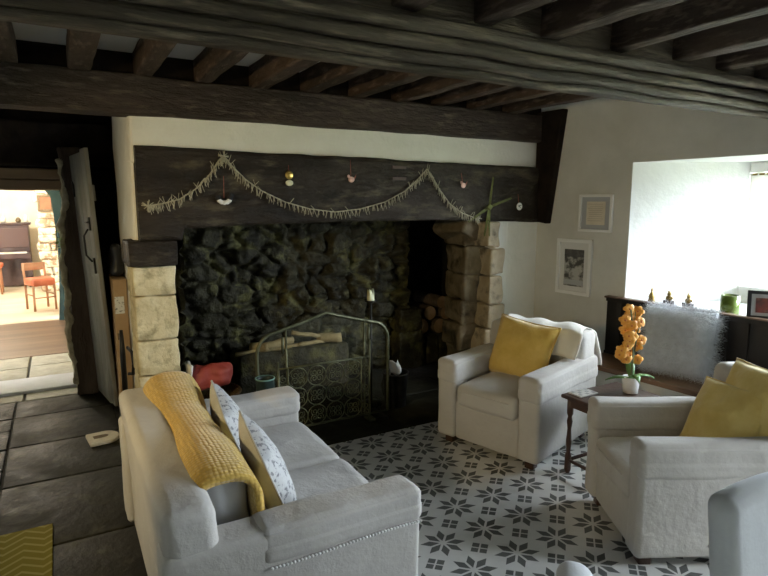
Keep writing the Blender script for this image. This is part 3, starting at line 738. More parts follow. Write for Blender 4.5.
# ---------------------------------------------------------------- upholstery
def seat(name, label, cat, W, D, loc, rz, seats=1, arm=.15, za=.60, zb=.80, zs=.44, bt=.22, cover=True, bead=False, group=None, cloth=None):
    cl = cloth or M['slip']
    t = thing(name, label, cat, loc, rz, group)
    iw = W - 2 * arm
    def wr(seed, amp=.008, s=4.):
        return lambda p, n: p + n * (amp * NZ(p, s, seed) + amp * .5 * NZ(p, s * 3, seed + 2))
    # front/base panel
    MB().rbox((0, D / 2 - .005, .185), (iw + .02, D - .05, .27), .02, n=6, k=2, fn=wr(1, .004)).build('base', cl, t)
    for sx in (-1, 1):
        seed = 3 + sx
        MB().rbox((sx * (W / 2 - arm / 2), D / 2, .05 + (za - .06) / 2), (arm - .006, D, za - .07), .028, n=9, k=3, fn=wr(seed, .005)).build('arm', cl, t)
        if cover:
            hc = .135 if seats > 1 else .17
            def cf(p, n, seed=seed):
                q = p + n * (.006 * NZ(p, 4, seed) + .007 * max(0, -n.z + .3) * NZ((p.x, p.y, 0), 14, seed))
                if p.z < 0: q = q + V((n.x, n.y, 0)) * .004
                if n.z > .5: q.z += -.006 + .006 * math.cos(p.x / arm * 3) + .004 * NZ((p.x, p.y, 0), 6, seed)
                return q
            Lc = D - (.30 if seats > 1 else 0)
            a = MB().rbox((sx * (W / 2 - arm / 2), Lc / 2 - .004, za - hc / 2), (arm + .008, Lc + .006, hc), .034, n=12, k=4, fn=cf).build('arm_cover', cl, t)
            if bead and sx == bead:
                bm_ = MB(); n = 46
                for i in range(n):
                    y = .01 + (Lc - .03) * i / n
                    bm_.ball((sx * (W / 2 + .007), y, za - hc + .004 + .004 * math.sin(y * 9)), .0055, 5)
                bm_.build('bead_trim', M['bead'], a)
    # back
    def bf(p, n):
        q = p + n * (.006 * NZ(p, 4, 9))
        k = (p.z + (zb - .05) / 2) / (zb - .05)
        q.y += .05 * k - .02
        if p.z > 0: q.z += .012 * math.cos(p.x / W * 2.6)
        return q
    MB().rbox((0, D - bt / 2 - .03, .05 + (zb - .05) / 2), (W - .03, bt, zb - .05), .045, n=10, k=4, fn=bf).build('backrest', cl, t)
    # seat cushions
    cw = iw / seats
    for i in range(seats):
        cx = -iw / 2 + cw * (i + .5)
        def sf(p, n, i=i):
            q = p + n * (.006 * NZ(p, 5, i) + .006 * NZ(p, 12, i + 4))
            if n.z > .3:
                e = (1 - (2 * p.x / cw) ** 2) * (1 - (2 * p.y / (D - bt)) ** 2)
                q.z += .022 * e + .012 * NZ((p.x, p.y, 0), 7, i + 7) * e + .006 * NZ((p.x * 2.5, p.y * .6, 0), 14, i + 3) * e
            if n.y < -.5: q.y -= .012 * math.cos(p.x / cw * PI)
            return q
        c = MB().rbox((cx, (D - bt) / 2 - .005, zs - .075), (cw - .008, D - bt - .01, .15), .04, n=12, k=4, fn=sf).build('seat_cushion', cl, t)
        pp = [(cx - cw / 2 + .04, -.004, zs - .040), (cx - cw / 4, -.012, zs - .038), (cx, -.015, zs - .036), (cx + cw / 4, -.012, zs - .038), (cx + cw / 2 - .04, -.004, zs - .040)]
        MB().tube(pp, .004, 6).build('piping', cl, c)
    for sx in (-1, 1):
        for yy in (.07, D - .09): MB().rbox((sx * (W / 2 - .08), yy, .028), (.06, .06, .056), .006, n=1, k=1).build('foot', M['dark_wood'], t)
    return t
sofa = seat('sofa', 'pale two-seater sofa with its back to the stone passage', 'sofa', 1.42, .92, (1.12, 2.405, 0), PI / 2, 2, .16,   .60, .72, .44, .17, True, -1, cloth=M['slip'])
armA = seat('armchair', 'pale armchair in the corner by the stone jamb, holding one yellow cushion', 'armchair', .78, .84, (2.33, 2.81, 0), math.radians(-72.5), 1, .155, .60, .77, .44, .22, group='pale armchairs')
armB = seat('armchair', 'pale armchair by the window seat holding two yellow cushions', 'armchair', .68, .86, (2.325, 1.825, 0), math.radians(-119.4), 1, .13, .60, .80, .42, .2, group='pale armchairs')

# loose back cushion + throw on the sofa
MB().rbox((.455, 2.42, .585), (.17, 1.02, .29), .07, n=8, k=4, fn=wob(4, .02, 2)).build('back_cushion', M['slip_blue'], None)
bc = bpy.data.objects['back_cushion']; tag(bc, 'pale loose bolster cushion under the mustard throw on sofa', 'cushion')
def throwf(a, b):
    y = 1.85 + 1.17 * b
    w = .115 + .012 * math.sin(b * 9) + .008 * NZ((0, y, 0), 4, 2)
    hgt = .745 + .035 * b - .02 * math.sin(b * PI) + .02 * math.sin(b * 7.) * .5
    th = PI * 1.0 * (a * 1.36 - .18)          # across, past the half circle on both sides
    cx = .425 + .02 * b + .006 * math.sin(b * 6)
    if 0 <= th <= PI:
        x = cx - w * math.copysign(abs(math.cos(th)) ** .75, math.cos(th)); z = hgt - .13 + .13 * abs(math.sin(th)) ** .75
    elif th < 0: x = cx - w - .01 * th; z = hgt - .13 + th * .22
    else: x = cx + w + .03 * (th - PI); z = hgt - .13 - (th - PI) * .34
    k = .008 * NZ((x, y, z), 6, 4)
    if b < .06: x += (x - cx) * .10 * (1 - b / .06); z -= .02 * (1 - b / .06)
    return (x + k, y, z + k)
tw = MB().grid(40, 70, throwf); tb = tw.build('throw_blanket', M['throw'], solid=.026)
tag(tb, 'mustard yellow waffle throw draped along the inside of sofa back', 'blanket')
def scatter(name, label, cat, c, nrm, w, h, t, mat, roll=0., mat2=None, seed=0., group=None, pipe=None, **k):
    Mx = frame_M(c, nrm, roll=roll)
    r = thing(name, label, cat, c, 0, group)
    r.matrix_world = Mx
    I = Matrix.Identity(4)
    if mat2 is None: pillow(MB(), w, h, t, I, seed=seed, **k).build('cover', mat, r, fix=True)
    else:
        full = pillow(MB(), w, h, t, I, seed=seed, **k)
        half = len(full.f) // 2
        a = MB(); a.v = full.v[:]; a.f = full.f[:half]; a.sm = full.sm[:half]; a.build('front_cover', mat2, r)
        b = MB(); b.v = full.v[:]; b.f = full.f[half:]; b.sm = full.sm[half:]; b.build('back_cover', mat, r)
        for o in r.children:
            bm = bmesh.new(); bm.from_mesh(o.data); bmesh.ops.delete(bm, geom=[v for v in bm.verts if not v.link_faces], context='VERTS'); bm.to_mesh(o.data); bm.free()
    cc = k.get('c', .07); pts = []
    for e in range(4):
        for i in range(12):
            s_ = -1 + 2 * i / 12
            u, v = [(s_, -1), (1, s_), (-s_, 1), (-1, -s_)][e]
            pts.append((w / 2 * u * (1 - cc * (1 - v * v)), 0, h / 2 * v * (1 - cc * (1 - u * u))))
    MB().tube(pts, .005, 6, closed=True).build('piping', pipe or mat, r)
    return r
G = 'printed scatter cushions on the sofa'
scatter('scatter_cushion', 'grey and white printed cushion nearer the beaded sofa arm', 'cushion', (.67, 2.15, .575), (1, -.12, .38), .40, .38, .15, M['pil_grey'], .18, M['pil_print'], 1, G)
scatter('scatter_cushion', 'grey and white printed cushion at the fireplace end of sofa', 'cushion', (.66, 2.64, .575), (1, -.15, .38), .40, .38, .15, M['pil_grey'], .15, M['pil_print'], 2, G)

# chair A: cushion + cloth
def loc_pt(t, p): return t.matrix_world @ V(p)
def chair_pt(t, p):
    c, s = math.cos(t.rotation_euler.z), math.sin(t.rotation_euler.z)
    return V((t.location.x + c * p[0] - s * p[1], t.location.y + s * p[0] + c * p[1], p[2]))
def chair_dir(t, p):
    c, s = math.cos(t.rotation_euler.z), math.sin(t.rotation_euler.z)
    return V((c * p[0] - s * p[1], s * p[0] + c * p[1], p[2]))
scatter('scatter_cushion', 'mustard velvet cushion in the corner armchair by the stone jamb', 'cushion', chair_pt(armA, (-.02, .49, .625)), chair_dir(armA, (0.05, -1, .42)), .46, .43, .16, M['mustard'], -.10, seed=4, group='mustard cushions', wr=.016)
def cloth(a, b):
    x = -.27 + .62 * b
    s = a
    path = [(.56, .60), (.578, .73), (.605, .775), (.69, .79), (.79, .787), (.845, .75), (.855, .62), (.86, .52)]
    k = s * (len(path) - 1); i = min(int(k), len(path) - 2); f = k - i
    y = path[i][0] * (1 - f) + path[i + 1][0] * f; z = path[i][1] * (1 - f) + path[i + 1][1] * f
    z += .006 * math.sin(x * 26 + s * 3) * (1 if .1 < s else .4) + .008 * NZ((x, y, z), 8, 3)
    y += .012 * math.sin(x * 30 + 1)
    return chair_pt(armA, (x + .03 * math.sin(s * 8) + .03 * (s > .6) * b, y - .005, z + .01))
cb_ = MB().grid(36, 26, cloth).build('throw_cloth', M['cream_cloth'], solid=.01); tag(cb_, 'cream cloth draped over the back of the corner armchair', 'cloth')
# chair B cushions
scatter('scatter_cushion', 'mustard cushion lying in front on the armchair by the window seat', 'cushion', chair_pt(armB, (.0, .56, .60)), chair_dir(armB, (.25, -1, .6)), .40, .36, .16, M['mustard_pale'], .10, seed=5, group='mustard cushions', wr=.018)
scatter('scatter_cushion', 'plump pale mustard cushion behind the other in the window-side armchair', 'cushion', chair_pt(armB, (.03, .69, .665)), chair_dir(armB, (.1, -1, .3)), .44, .40, .2, M['mustard_pale'], .05, seed=6, group='mustard cushions', wr=.016)

# padded dining chairs at the bottom edge
def padded_chair(label, loc, rz):
    t = thing('dining_chair', label, 'chair', loc, rz, 'padded pale dining chairs')
    W, H, z0 = .46, .50, .40
    def bf(p, n):
        q = p + n * .004 * NZ(p, 5, 2)
        if p.z > 0: q.z += -.02 * (2 * p.x / W) ** 2 * (p.z / (H / 2))
        q.y += -.06 * (p.z / H + .5) + .02
        return q
    b = MB().rbox((0, -.03, z0 + H / 2 - .02), (W, .085, H), .04, n=10, k=4, fn=bf).build('backrest', M['slip_blue'], t)
    sm = MB()
    for zz in (.715, .60): sm.tube([(W / 2 * u, -.098 - (.06 * ((zz - z0) / H) - .02) - .0 + .024, zz - .012 * u * u) for u in (-.9, -.5, 0, .5, .9)], .004, 6)
    sm.build('seam', M['slip'], b)
    MB().rbox((0, .23, .44), (W, .44, .09), .035, n=6, k=3, fn=wob(5, .006, 3)).build('seat', M['slip_blue'], t)
    for sx in (-1, 1):
        for yy in (.02, .41): MB().tube([(sx * .18, yy, 0), (sx * .18, yy, .41)], [.018, .024], 8).build('leg', M['dark_wood'], t)
    return t
padded_chair('pale padded dining chair with stitched back, close to the window-side armchair', (1.715, .745, 0), math.radians(177))
padded_chair('pale padded dining chair showing only the rounded top of its back', (.845, .635, 0), math.radians(42 + 180))

# ---------------------------------------------------------------- side table and orchid
tbx = thing('side_table', 'small dark wood side table between the two armchairs', 'table', (0, 0, 0))
T0, T1, TZ = (2.60, 2.10), (3.10, 2.42), .50
MB().span((T0[0], T0[1], TZ - .025), (T1[0], T1[1], TZ)).build('tabletop', M['dark_wood'], tbx, bevel=.008)
MB().span((T0[0] + .03, T0[1] + .03, TZ - .075), (T1[0] - .03, T1[1] - .03, TZ - .02)).build('apron', M['dark_wood'], tbx)
prof = [(.014, 0), (.02, .02), (.02, .11), (.013, .13), (.017, .20), (.012, .28), (.018, .33), (.012, .36), (.02, .38), (.02, .48)]
for x in (T0[0] + .045, T1[0] - .045):
    for y in (T0[1] + .04, T1[1] - .04): MB().lathe(prof, (x, y, 0), 12).build('leg', M['dark_wood'], tbx)
for y in (T0[1] + .04, T1[1] - .04): MB().tube([(T0[0] + .045, y, .08), (T1[0] - .045, y, .08)], .011, 8).build('stretcher', M['dark_wood'], tbx)
MB().tube([(T0[0] + .045, T0[1] + .04, .08), (T0[0] + .045, T1[1] - .04, .08)], .011, 8).build('stretcher', M['dark_wood'], tbx)
co = thing('coaster', 'white patterned square coaster on the corner of the side table', 'coaster', (2.715, 2.35, TZ), 0)
MB().rbox((0, 0, .006), (.15, .10, .010), .003, n=1, k=1).build('tile', M['ceramic'], co)
dk = MB()
for i in range(5):
    for j in range(3):
        if (i + j) % 2 == 0: dk.box((-.056 + i * .028, -.03 + j * .03, .0115), (.02, .02, .0012))
dk.build('pattern', M['greymount'], co)
oc = thing('potted_orchid', 'orange flowering orchid in a white ceramic pot on the side table', 'plant', (2.985, 2.225, TZ))
MB().lathe([(.036, .0), (.043, .004), (.052, .10), (.048, .102), (.045, .09), (.001, .088)], n=28, cap=False).build('pot', M['ceramic'], oc)
stm = MB(); st1 = [(0, 0, .085), (.0, -.005, .22), (-.01, 0, .36), (-.03, .0, .47), (-.055, -.01, .52)]; st2 = [(0, .01, .085), (.012, 0, .24), (.03, 0, .36), (.055, -.005, .45)]
stm.tube(st1, .0045, 8).tube(st2, .004, 8).tube([(.008, .006, .085), (.006, .004, .50)], .003, 6); stm.build('stem', pmat('orchid_stem', (.14, .16, .07), rough=.6), oc)
for (a, l, dr_) in ((2.5, .15, .02), (-.3, .16, .03), (-2.1, .12, .05), (.9, .10, .09)):
    d = V((math.cos(a), math.sin(a), 0)); s2 = V((-d.y, d.x, 0))
    MB().grid(10, 4, lambda u, v: V((0, 0, .092)) + d * l * u + s2 * (.055 * math.sin(PI * min(1, .12 + u * .9)) * (v - .5)) + V((0, 0, dr_ * math.sin(u * 2.4) - .03 * u * u - .01 * abs(v - .5)))).build('leaf', M['leaf'], oc, solid=.003)
rnd = random.Random(12)
cv = cam.matrix_world
for i in range(22):
    p = V((rnd.uniform(-.075, .075), rnd.uniform(-.03, .03), .20 + .32 * (i / 21)))
    if i % 2: p.x = -.03 + rnd.uniform(-.06, .02)
    else: p.x = .03 + rnd.uniform(-.03, .06)
    fc = V((-.6 + rnd.uniform(-.5, .5), -.75 + rnd.uniform(-.4, .4), rnd.uniform(-.2, .35))).normalized()
    FM = frame_M(p, fc, roll=rnd.uniform(-.5, .5))
    fl2 = MB()
    for q in range(5):
        an = PI / 2 + q * 2 * PI / 5; L_ = .036 if q else .031
        d = V((math.cos(an), 0, math.sin(an))); s2 = V((-d.z, 0, d.x))
        fl2.grid(4, 4, lambda u, v: d * (L_ * u) + s2 * (.034 * math.sin(PI * (.08 + .80 * u)) * (v - .5)) + V((0, .008 * u * (1 - u) * 4 - .006 * u, 0)), FM)
    f_ = fl2.build('blossom', M['petal'], oc, solid=.0015)
    MB().ball((0, .008, -.002), .0065, 6, FM).build('flower_centre', pmat('flower_centre', (.62, .20, .05), rough=.6) if 'flower_centre' not in bpy.data.materials else bpy.data.materials['flower_centre'], f_)

# ---------------------------------------------------------------- window seat dressing
fc = WM @ V((.70, .19, .66))
fcu = thing('fluffy_cushion', 'large grey-blue fluffy cushion standing on the dark window seat', 'cushion', fc)
FMx = frame_M(fc, (-1, -.25, .30), roll=.02); fcu.matrix_world = FMx
fb = pillow(MB(), .475, .47, .19, Matrix.Identity(4), n=60, c=.04, seed=3, wr=.02, p=.30)
fo = fb.build('fur_cover', M['fur'], fcu, fix=True)
ps = fo.modifiers.new('fur', 'PARTICLE_SYSTEM').particle_system.settings
ps.type = 'HAIR'; ps.count = 9000; ps.hair_length = .010; ps.hair_step = 3; ps.render_step = 3
ps.child_type = 'NONE'; ps.brownian_factor = .02; ps.normal_factor = .01; ps.root_radius = 1.0; ps.radius_scale = .0016; ps.tip_radius = .2
ps.use_modifier_stack = True
def on_sill(y, dx): return V((XW(y) + dx, y, SZ + .007))
# three figurines
FG = 'small figurines on the window sill'
def figurine(label, y, dx, kind):
    p = on_sill(y, dx); t = thing('figurine', label, 'figurine', p, math.radians(60), FG)
    if kind == 0:
        MB().lathe([(.024, 0), (.027, .012), (.022, .03), (.025, .045), (.016, .07), (.006, .085), (.009, .095), (.004, .115)], n=16).build('body', M['brass'], t)
    else:
        MB().span((-.038, -.028, 0), (.038, .028, .035)).build('plinth', pmat('plinth_wood', (.06, .045, .04), rough=.6) if 'plinth_wood' not in bpy.data.materials else bpy.data.materials['plinth_wood'], t, bevel=.003)
        s_ = 1 if kind == 1 else .92
        MB().ball((0, 0, .052), .026 * s_, 8, sc3=(1.15, .9, .9)).ball((.0, -.004, .085), .017 * s_, 8, sc3=(1, 1, 1.05)).ball((-.022, -.012, .055), .011, 6).ball((.022, -.012, .055), .011, 6).ball((.004, .0, .105), .007, 6).build('body', M['brass'], t)
figurine('slim bell-shaped brass figurine on the sill, furthest from the glass', 2.90, .06, 0)
figurine('seated brass figurine on dark plinth, between the slim one and its twin', 2.76, .06, 1)
figurine('seated brass figurine on dark plinth, next along toward the green glass', 2.61, .06, 2)
gp = on_sill(2.315, .065)
gh = thing('candle_holder', 'green mottled glass candle holder on the window sill', 'candle holder', gp)
MB().lathe([(.058, 0), (.062, .004), (.060, .135), (.056, .135), (.055, .012), (.001, .012)], n=32, cap=False).build('glass_cup', M['glass_green'], gh)
MB().lathe([(.035, .013), (.035, .05), (.005, .052)], n=20).build('wax', M['candle'], gh)
pf = thing('photo_frame', 'black framed photograph standing on the sill beside green glass', 'photo frame', on_sill(2.06, .05))
FM = frame_M((0, 0, .098), (-.80, -.55, .22)); pf_l = MB()
for (c, d) in (((0, 0, .085), (.25, .02, .024)), ((0, 0, -.085), (.25, .02, .024)), ((-.113, 0, 0), (.024, .02, .194)), ((.113, 0, 0), (.024, .02, .194))): pf_l.box(c, d, FM)
pf_l.build('frame', M['frame_black'], pf, bevel=.003)
MB().box((0, -.003, 0), (.21, .006, .155), FM).build('mount', M['greymount'], pf)
MB().box((0, .002, -.002), (.15, .004, .10), FM).build('photograph', M['photo'], pf)
MB().box((0, -.045, -.02), (.06, .004, .14), FM, rot=Matrix.Rotation(-.4, 3, 'X')).build('strut', M['frame_black'], pf)

# ---------------------------------------------------------------- pictures on the window wall
def wall_pic(name, label, y0, y1, z0, z1, fw, kind):
    yc = (y0 + y1) / 2; t = thing(name, label, 'picture', (XW(yc) - .004, yc, (z0 + z1) / 2)); W, H = y0 - y1, z1 - z0
    t.rotation_euler = (0, 0, math.radians(90) + math.atan(.08))   # local -y... faces room
    # local: x along the wall, y out of room
    R = Matrix.Rotation(PI, 4, 'Z')
    fm = MB(); d = .026
    for (c, s_) in (((0, d / 2, H / 2 - fw / 2), (W, d, fw)), ((0, d / 2, -H / 2 + fw / 2), (W, d, fw)), ((-W / 2 + fw / 2, d / 2, 0), (fw, d, H - 2 * fw)), ((W / 2 - fw / 2, d / 2, 0), (fw, d, H - 2 * fw))): fm.box(c, s_)
    fm.build('frame', M['white'], t, bevel=.003)
    if kind == 0:
        MB().box((0, .006, 0), (W - 2 * fw, .006, H - 2 * fw)).build('mount', M['greymount'], t)
        MB().box((0, .010, 0), (W * .56, .003, H * .62)).build('letter_sheet', M['paper'], t)
        tx = MB(); rn = random.Random(2)
        for i in range(9): tx.box((rn.uniform(-.008, .008), .0120, H * .24 - i * H * .055), (W * rn.uniform(.36, .48), .001, .004))
        tx.build('handwriting', M['ink'], t)
    else:
        MB().box((0, .006, 0), (W - 2 * fw, .006, H - 2 * fw)).build('mount', M['mount'], t)
        MB().box((0, .010, -.01), (W * .56, .003, H * .66)).build('print_sheet', M['print'], t)
        MB().box((0, .0122, H * .25), (W * .56, .001, H * .13)).build('print_sky', M['printdark'], t)
        MB().box((0, .0122, -H * .28), (W * .56, .001, H * .09)).build('print_ground', M['greymount'], t)
    return t
wall_pic('framed_letter', 'small white frame with pale handwritten sheet, upper picture on the wall', 3.56, 3.235, 1.405, 1.72, .022, 0)
wall_pic('framed_print', 'larger white frame with grey print, lower picture beside the fireplace corner', 3.775, 3.41, .845, 1.335, .03, 1)

# ---------------------------------------------------------------- fireplace furniture
YS = 3.80
fsn = thing('fire_screen', 'arched mesh fire screen with scrolled ironwork panel standing on hearth', 'fire screen', (1.655, YS, 0))
def arch(n=40, inset=0.):
    hw, zs_, za_ = .52 - inset, .60 - inset * .5, .86 - inset
    pts = [(-hw, 0, .03)]
    pts += [(-hw, 0, .2), (-hw, 0, .4), (-hw, 0, zs_)]
    for i in range(1, 9):
        a = PI * .5 * .86 * i / 8; pts.append((-hw + .13 * (1 - math.cos(a)), 0, zs_ + .15 * math.sin(a)))
    x, z = pts[-1][0], pts[-1][2]
    for i in range(1, 9):
        k = i / 8; pts.append((x * (1 - k), 0, z + (za_ - z) * (k * .85 + .15 * k * k)))
    return pts + [(-p[0], 0, p[2]) for p in reversed(pts[:-1])]
ap = arch()
MB().tube(ap, .013, 8).tube([(-.52, 0, .03), (.52, 0, .03)], .010, 8).build('frame', M['steel'], fsn)
mp_ = arch(inset=.008); bot = [(p[0], 0, .03) for p in mp_]
mm = MB(); n = len(mp_); mm.add([V(p) + V((0, .004, 0)) for p in mp_] + [V(p) + V((0, .004, 0)) for p in bot], [(i, i + 1, n + i + 1, n + i) for i in range(n - 1)]); mm.build('wire_mesh', M['mesh'], fsn)
for x in (-.31, .31):
    up = MB(); up.tube([(x, -.008, .03), (x, -.008, .775)], .007, 6).tube([(x + (.03 if x > 0 else -.03), -.014, .60), (x + (.03 if x > 0 else -.03), -.02, .72)], .009, 6)
    up.build('upright', M['steel'], fsn)
PX0, PX1, PZ0, PZ1, PY = -.385, .335, .03, .50, -.045
pn_ = MB().tube([(PX0, PY, .0), (PX0, PY, PZ1 + .05)], .008, 6).tube([(PX1, PY, .0), (PX1, PY, PZ1 + .13)], .008, 6).tube([(PX0, PY, PZ1), (PX1, PY, PZ1)], .007, 6).tube([(PX0, PY, PZ0 + .02), (PX1, PY, PZ0 + .02)], .007, 6)
pn_.tube([(PX0 + .07, PY, PZ0 + .02), (PX0 + .07, PY, PZ1)], .006, 6).tube([(PX1 - .07, PY, PZ0 + .02), (PX1 - .07, PY, PZ1)], .006, 6)
for ct in ((PX0, PY, .03), (PX1, PY, .03)): pn_.box((ct[0], PY, .012), (.05, .10, .02))
pn_.build('panel_frame', M['steel'], fsn)
scw = MB(); cols_, rows_ = 4, 3; cw_, rh_ = (PX1 - PX0 - .14) / cols_, (PZ1 - PZ0 - .03) / rows_
def ring(c, r, a0=0, a1=360, n=20, t=.0045):
    scw.tube([(c[0] + r * math.cos(math.radians(a0 + (a1 - a0) * i / n)), PY, c[1] + r * math.sin(math.radians(a0 + (a1 - a0) * i / n))) for i in range(n + 1)], t, 5, cap=False)
def curl(cx, cz, r, ph, hand):
    scw.tube([(cx + r * (1 - i / 26) * math.cos(ph + hand * i * .42), PY, cz + r * (1 - i / 26) * math.sin(ph + hand * i * .42)) for i in range(22)], .004, 5, cap=False)
for i in range(cols_):
    for j in range(rows_):
        cx, cz = PX0 + .07 + cw_ * (i + .5), PZ0 + .02 + rh_ * (j + .5)
        ring((cx, cz), min(cw_, rh_) * .5)
        for q in range(4):
            a = math.radians(45 + 90 * q); curl(cx + .030 * math.cos(a), cz + .030 * math.sin(a), .028, a, 1 if q % 2 else -1)
for x in (PX0 + .035, PX1 - .035):
    for zz in (.12, .27, .42): curl(x, zz, .03, 1.57, 1); curl(x, zz - .05, .028, -1.57, 1)
scw.build('scrollwork', M['steel'], fsn)
MB().box((.0, .03, .015), (1.0, .09, .02)).build('foot_plate', M['iron'], fsn) if False else None
for x in (-.45, .45): MB().box((x, -.0, .012), (.03, .22, .02)).build('foot', M['iron'], fsn)

# candle stand behind the screen
cs = thing('candle_stand', 'tall iron pricket stand holding a burnt cream candle behind fire screen', 'candle stand', (2.16, 4.05, 0))
MB().tube([(0, 0, .02), (0, 0, .86)], .011, 8).build('pole', M['iron'], cs)
MB().lathe([(.10, 0), (.10, .015), (.02, .03)], n=16).build('base', M['iron'], cs)
MB().lathe([(.012, .85), (.05, .865), (.05, .872), (.01, .87)], n=16).build('drip_pan', M['iron'], cs)
cnd = MB(); cn = 20
ca = [(.030 * math.cos(2 * PI * i / cn), .030 * math.sin(2 * PI * i / cn)) for i in range(cn)]
cnd.add([(x, y, .872) for x, y in ca] + [(x, y, .94 + .028 * math.sin(2.2 * math.atan2(y, x) + .6)) for x, y in ca] + [(x * .55, y * .55, .915) for x, y in ca],
        [(i, (i + 1) % cn, cn + (i + 1) % cn, cn + i) for i in range(cn)] + [(cn + i, cn + (i + 1) % cn, 2 * cn + (i + 1) % cn, 2 * cn + i) for i in range(cn)] + [tuple(range(2 * cn, 3 * cn))])
cnd.build('candle', M['candle'], cs)
# black bucket with paper
bk = thing('ash_bucket', 'black metal bucket standing beside the fire screen', 'bucket', (2.32, 3.93, .0))
MB().lathe([(.08, 0), (.085, .005), (.105, .27), (.112, .275), (.112, .285), (.10, .285), (.08, .02), (.001, .02)], n=24, cap=False).build('pail', M['iron'], bk)
MB().tube([(-.108, 0, .27), (-.13, 0, .2), (-.11, 0, .1)], .005, 6).build('handle', M['iron'], bk)
pp = MB().grid(6, 6, lambda a, b: (-.045 + .09 * a + .01 * math.sin(b * 5), .02 * math.sin(a * 5 + b * 2), .0 + .11 * b + .012 * math.sin(a * 7))).build('crumpled_paper', M['white_orn'], solid=.003)
pp.location = (2.315, 3.93, .265); tag(pp, 'white crumpled paper sticking out of the black bucket', 'paper')
# basket, red bag, tin
ba = thing('log_basket', 'low wicker basket behind the far sofa arm', 'basket', (.87, 4.12, 0))
MB().lathe([(.17, 0), (.19, .01), (.215, .28), (.225, .29), (.215, .30), (.20, .29), (.18, .02), (.001, .02)], n=28, cap=False).build('basket_body', M['wicker'], ba)
MB().tube([(.22 * math.cos(i * PI / 14), .22 * math.sin(i * PI / 14), .295) for i in range(28)], .012, 6, closed=True).build('rim', M['wicker'], ba)
rb = thing('fuel_bag', 'crumpled red bag with white edge stuffed in the basket', 'bag', (.86, 4.10, .41))
MB().rbox((.03, 0, .02), (.30, .17, .18), .07, n=9, k=4, fn=lambda p, n: p + n * (.035 * NZ(p, 7, 3) + .016 * NZ(p, 18, 1))).build('sack', M['red'], rb)
MB().rbox((-.125, -.02, .03), (.025, .15, .20), .01, n=6, k=2, fn=wob(9, .02, 2)).build('torn_edge', M['white_orn'], rb)
tn = thing('green_tin', 'small dark green open tin just behind the far sofa arm', 'tin', (1.075, 3.44, 0))
MB().lathe([(.055, 0), (.058, .005), (.058, .545), (.061, .55), (.055, .555), (.05, .54), (.05, .02), (.001, .02)], n=28, cap=False).build('can', pmat('green_tin', (.02, .035, .03), rough=.4), tn)
MB().tube([(.059 * math.cos(i * PI / 14), .059 * math.sin(i * PI / 14), .552) for i in range(28)], .005, 6, closed=True).build('rim', pmat('tin_rim', (.16, .30, .26), rough=.35), tn)
# logs
def log_thing(label, c, axis, L_, r, group, seed, flat=1.):
    t = thing('firewood_log', label, 'log', c, 0, group)
    d = V(axis).normalized(); n = 9
    pts = [d * (L_ * (i / n - .5)) for i in range(n + 1)]
    mb = MB().tube(pts, [r * (1 + .06 * NZ((i, seed, 0), .9)) for i in range(n + 1)], 14, cap=False)
    mb.v = [tuple(V(p) + V((0, 0, 0)) + V(p).normalized() * .012 * NZ(p, 11, seed)) for p in mb.v]
    mb.build('bark', M['bark'], t)
    u = d.cross(V((0, 0, 1))); u = u.normalized() if u.length > .1 else V((1, 0, 0)); w = d.cross(u)
    for s_ in (-1, 1):
        en = MB(); en.add([d * (s_ * L_ * .502) + (u * math.cos(a * PI / 8) + w * math.sin(a * PI / 8)) * r * 1.01 for a in range(16)], [tuple(range(16)) if s_ > 0 else tuple(reversed(range(16)))], None, False)
        en.build('cut_face', M['logend'], t)
    return t
LG = 'firewood in the dark recess'
for i, (x, z, r, ax) in enumerate([(3.18, .395, .078, (-.1, -1, .03)), (3.36, .392, .075, (.05, -1, 0)), (3.53, .385, .068, (0, -1, 0)), (3.27, .53, .070, (-.05, -1, .02)), (3.45, .52, .068, (0, -1, .02)), (3.37, .645, .062, (.05, -1, 0)), (3.62, .51, .028, (.0, -1, .0))]):
    log_thing(['split log lowest in the dark recess, nearest the fire', 'round log at the bottom middle of the recess pile', 'log at the bottom of the recess pile beside the jamb', 'pale ended log leaning at the front of the recess pile', 'log in the second layer of recess pile beside jamb', 'log topmost on the pile in the dark recess', 'thin stick beside the upper logs in the recess'][i], (x, 5.0, z), ax, .34 + .04 * (i % 3), r, LG, i)
SG = 'kindling on the ledge behind the fire screen'
for i, (x, z, L_, r, ax) in enumerate([(1.66, .415, .9, .018, (1, .03, .02)), (1.58, .455, .30, .035, (1, .3, .06)), (1.86, .50, .34, .02, (1, .2, -.25)), (2.06, .45, .22, .045, (1, -.5, .0)), (1.42, .44, .16, .04, (.8, -.6, .0)), (1.86, .425, .2, .016, (1, .1, .0))]):
    t = thing('kindling_stick', ['long pale stick lying along the ledge behind fire screen', 'short stout billet on the ledge behind the screen', 'split stick leaning across the others on the ledge', 'stubby log on the bucket end of the ledge', 'pale chunk on the sofa end of the ledge', 'thin split stick lying low on the ledge'][i], 'stick', (x, 4.66, z), 0, SG)
    d = V(ax).normalized(); MB().tube([d * (L_ * (k / 5 - .5)) + V((0, 0, .004 * math.sin(k * 2 + i))) for k in range(6)], r, 7).build('wood', M['stick'], t)

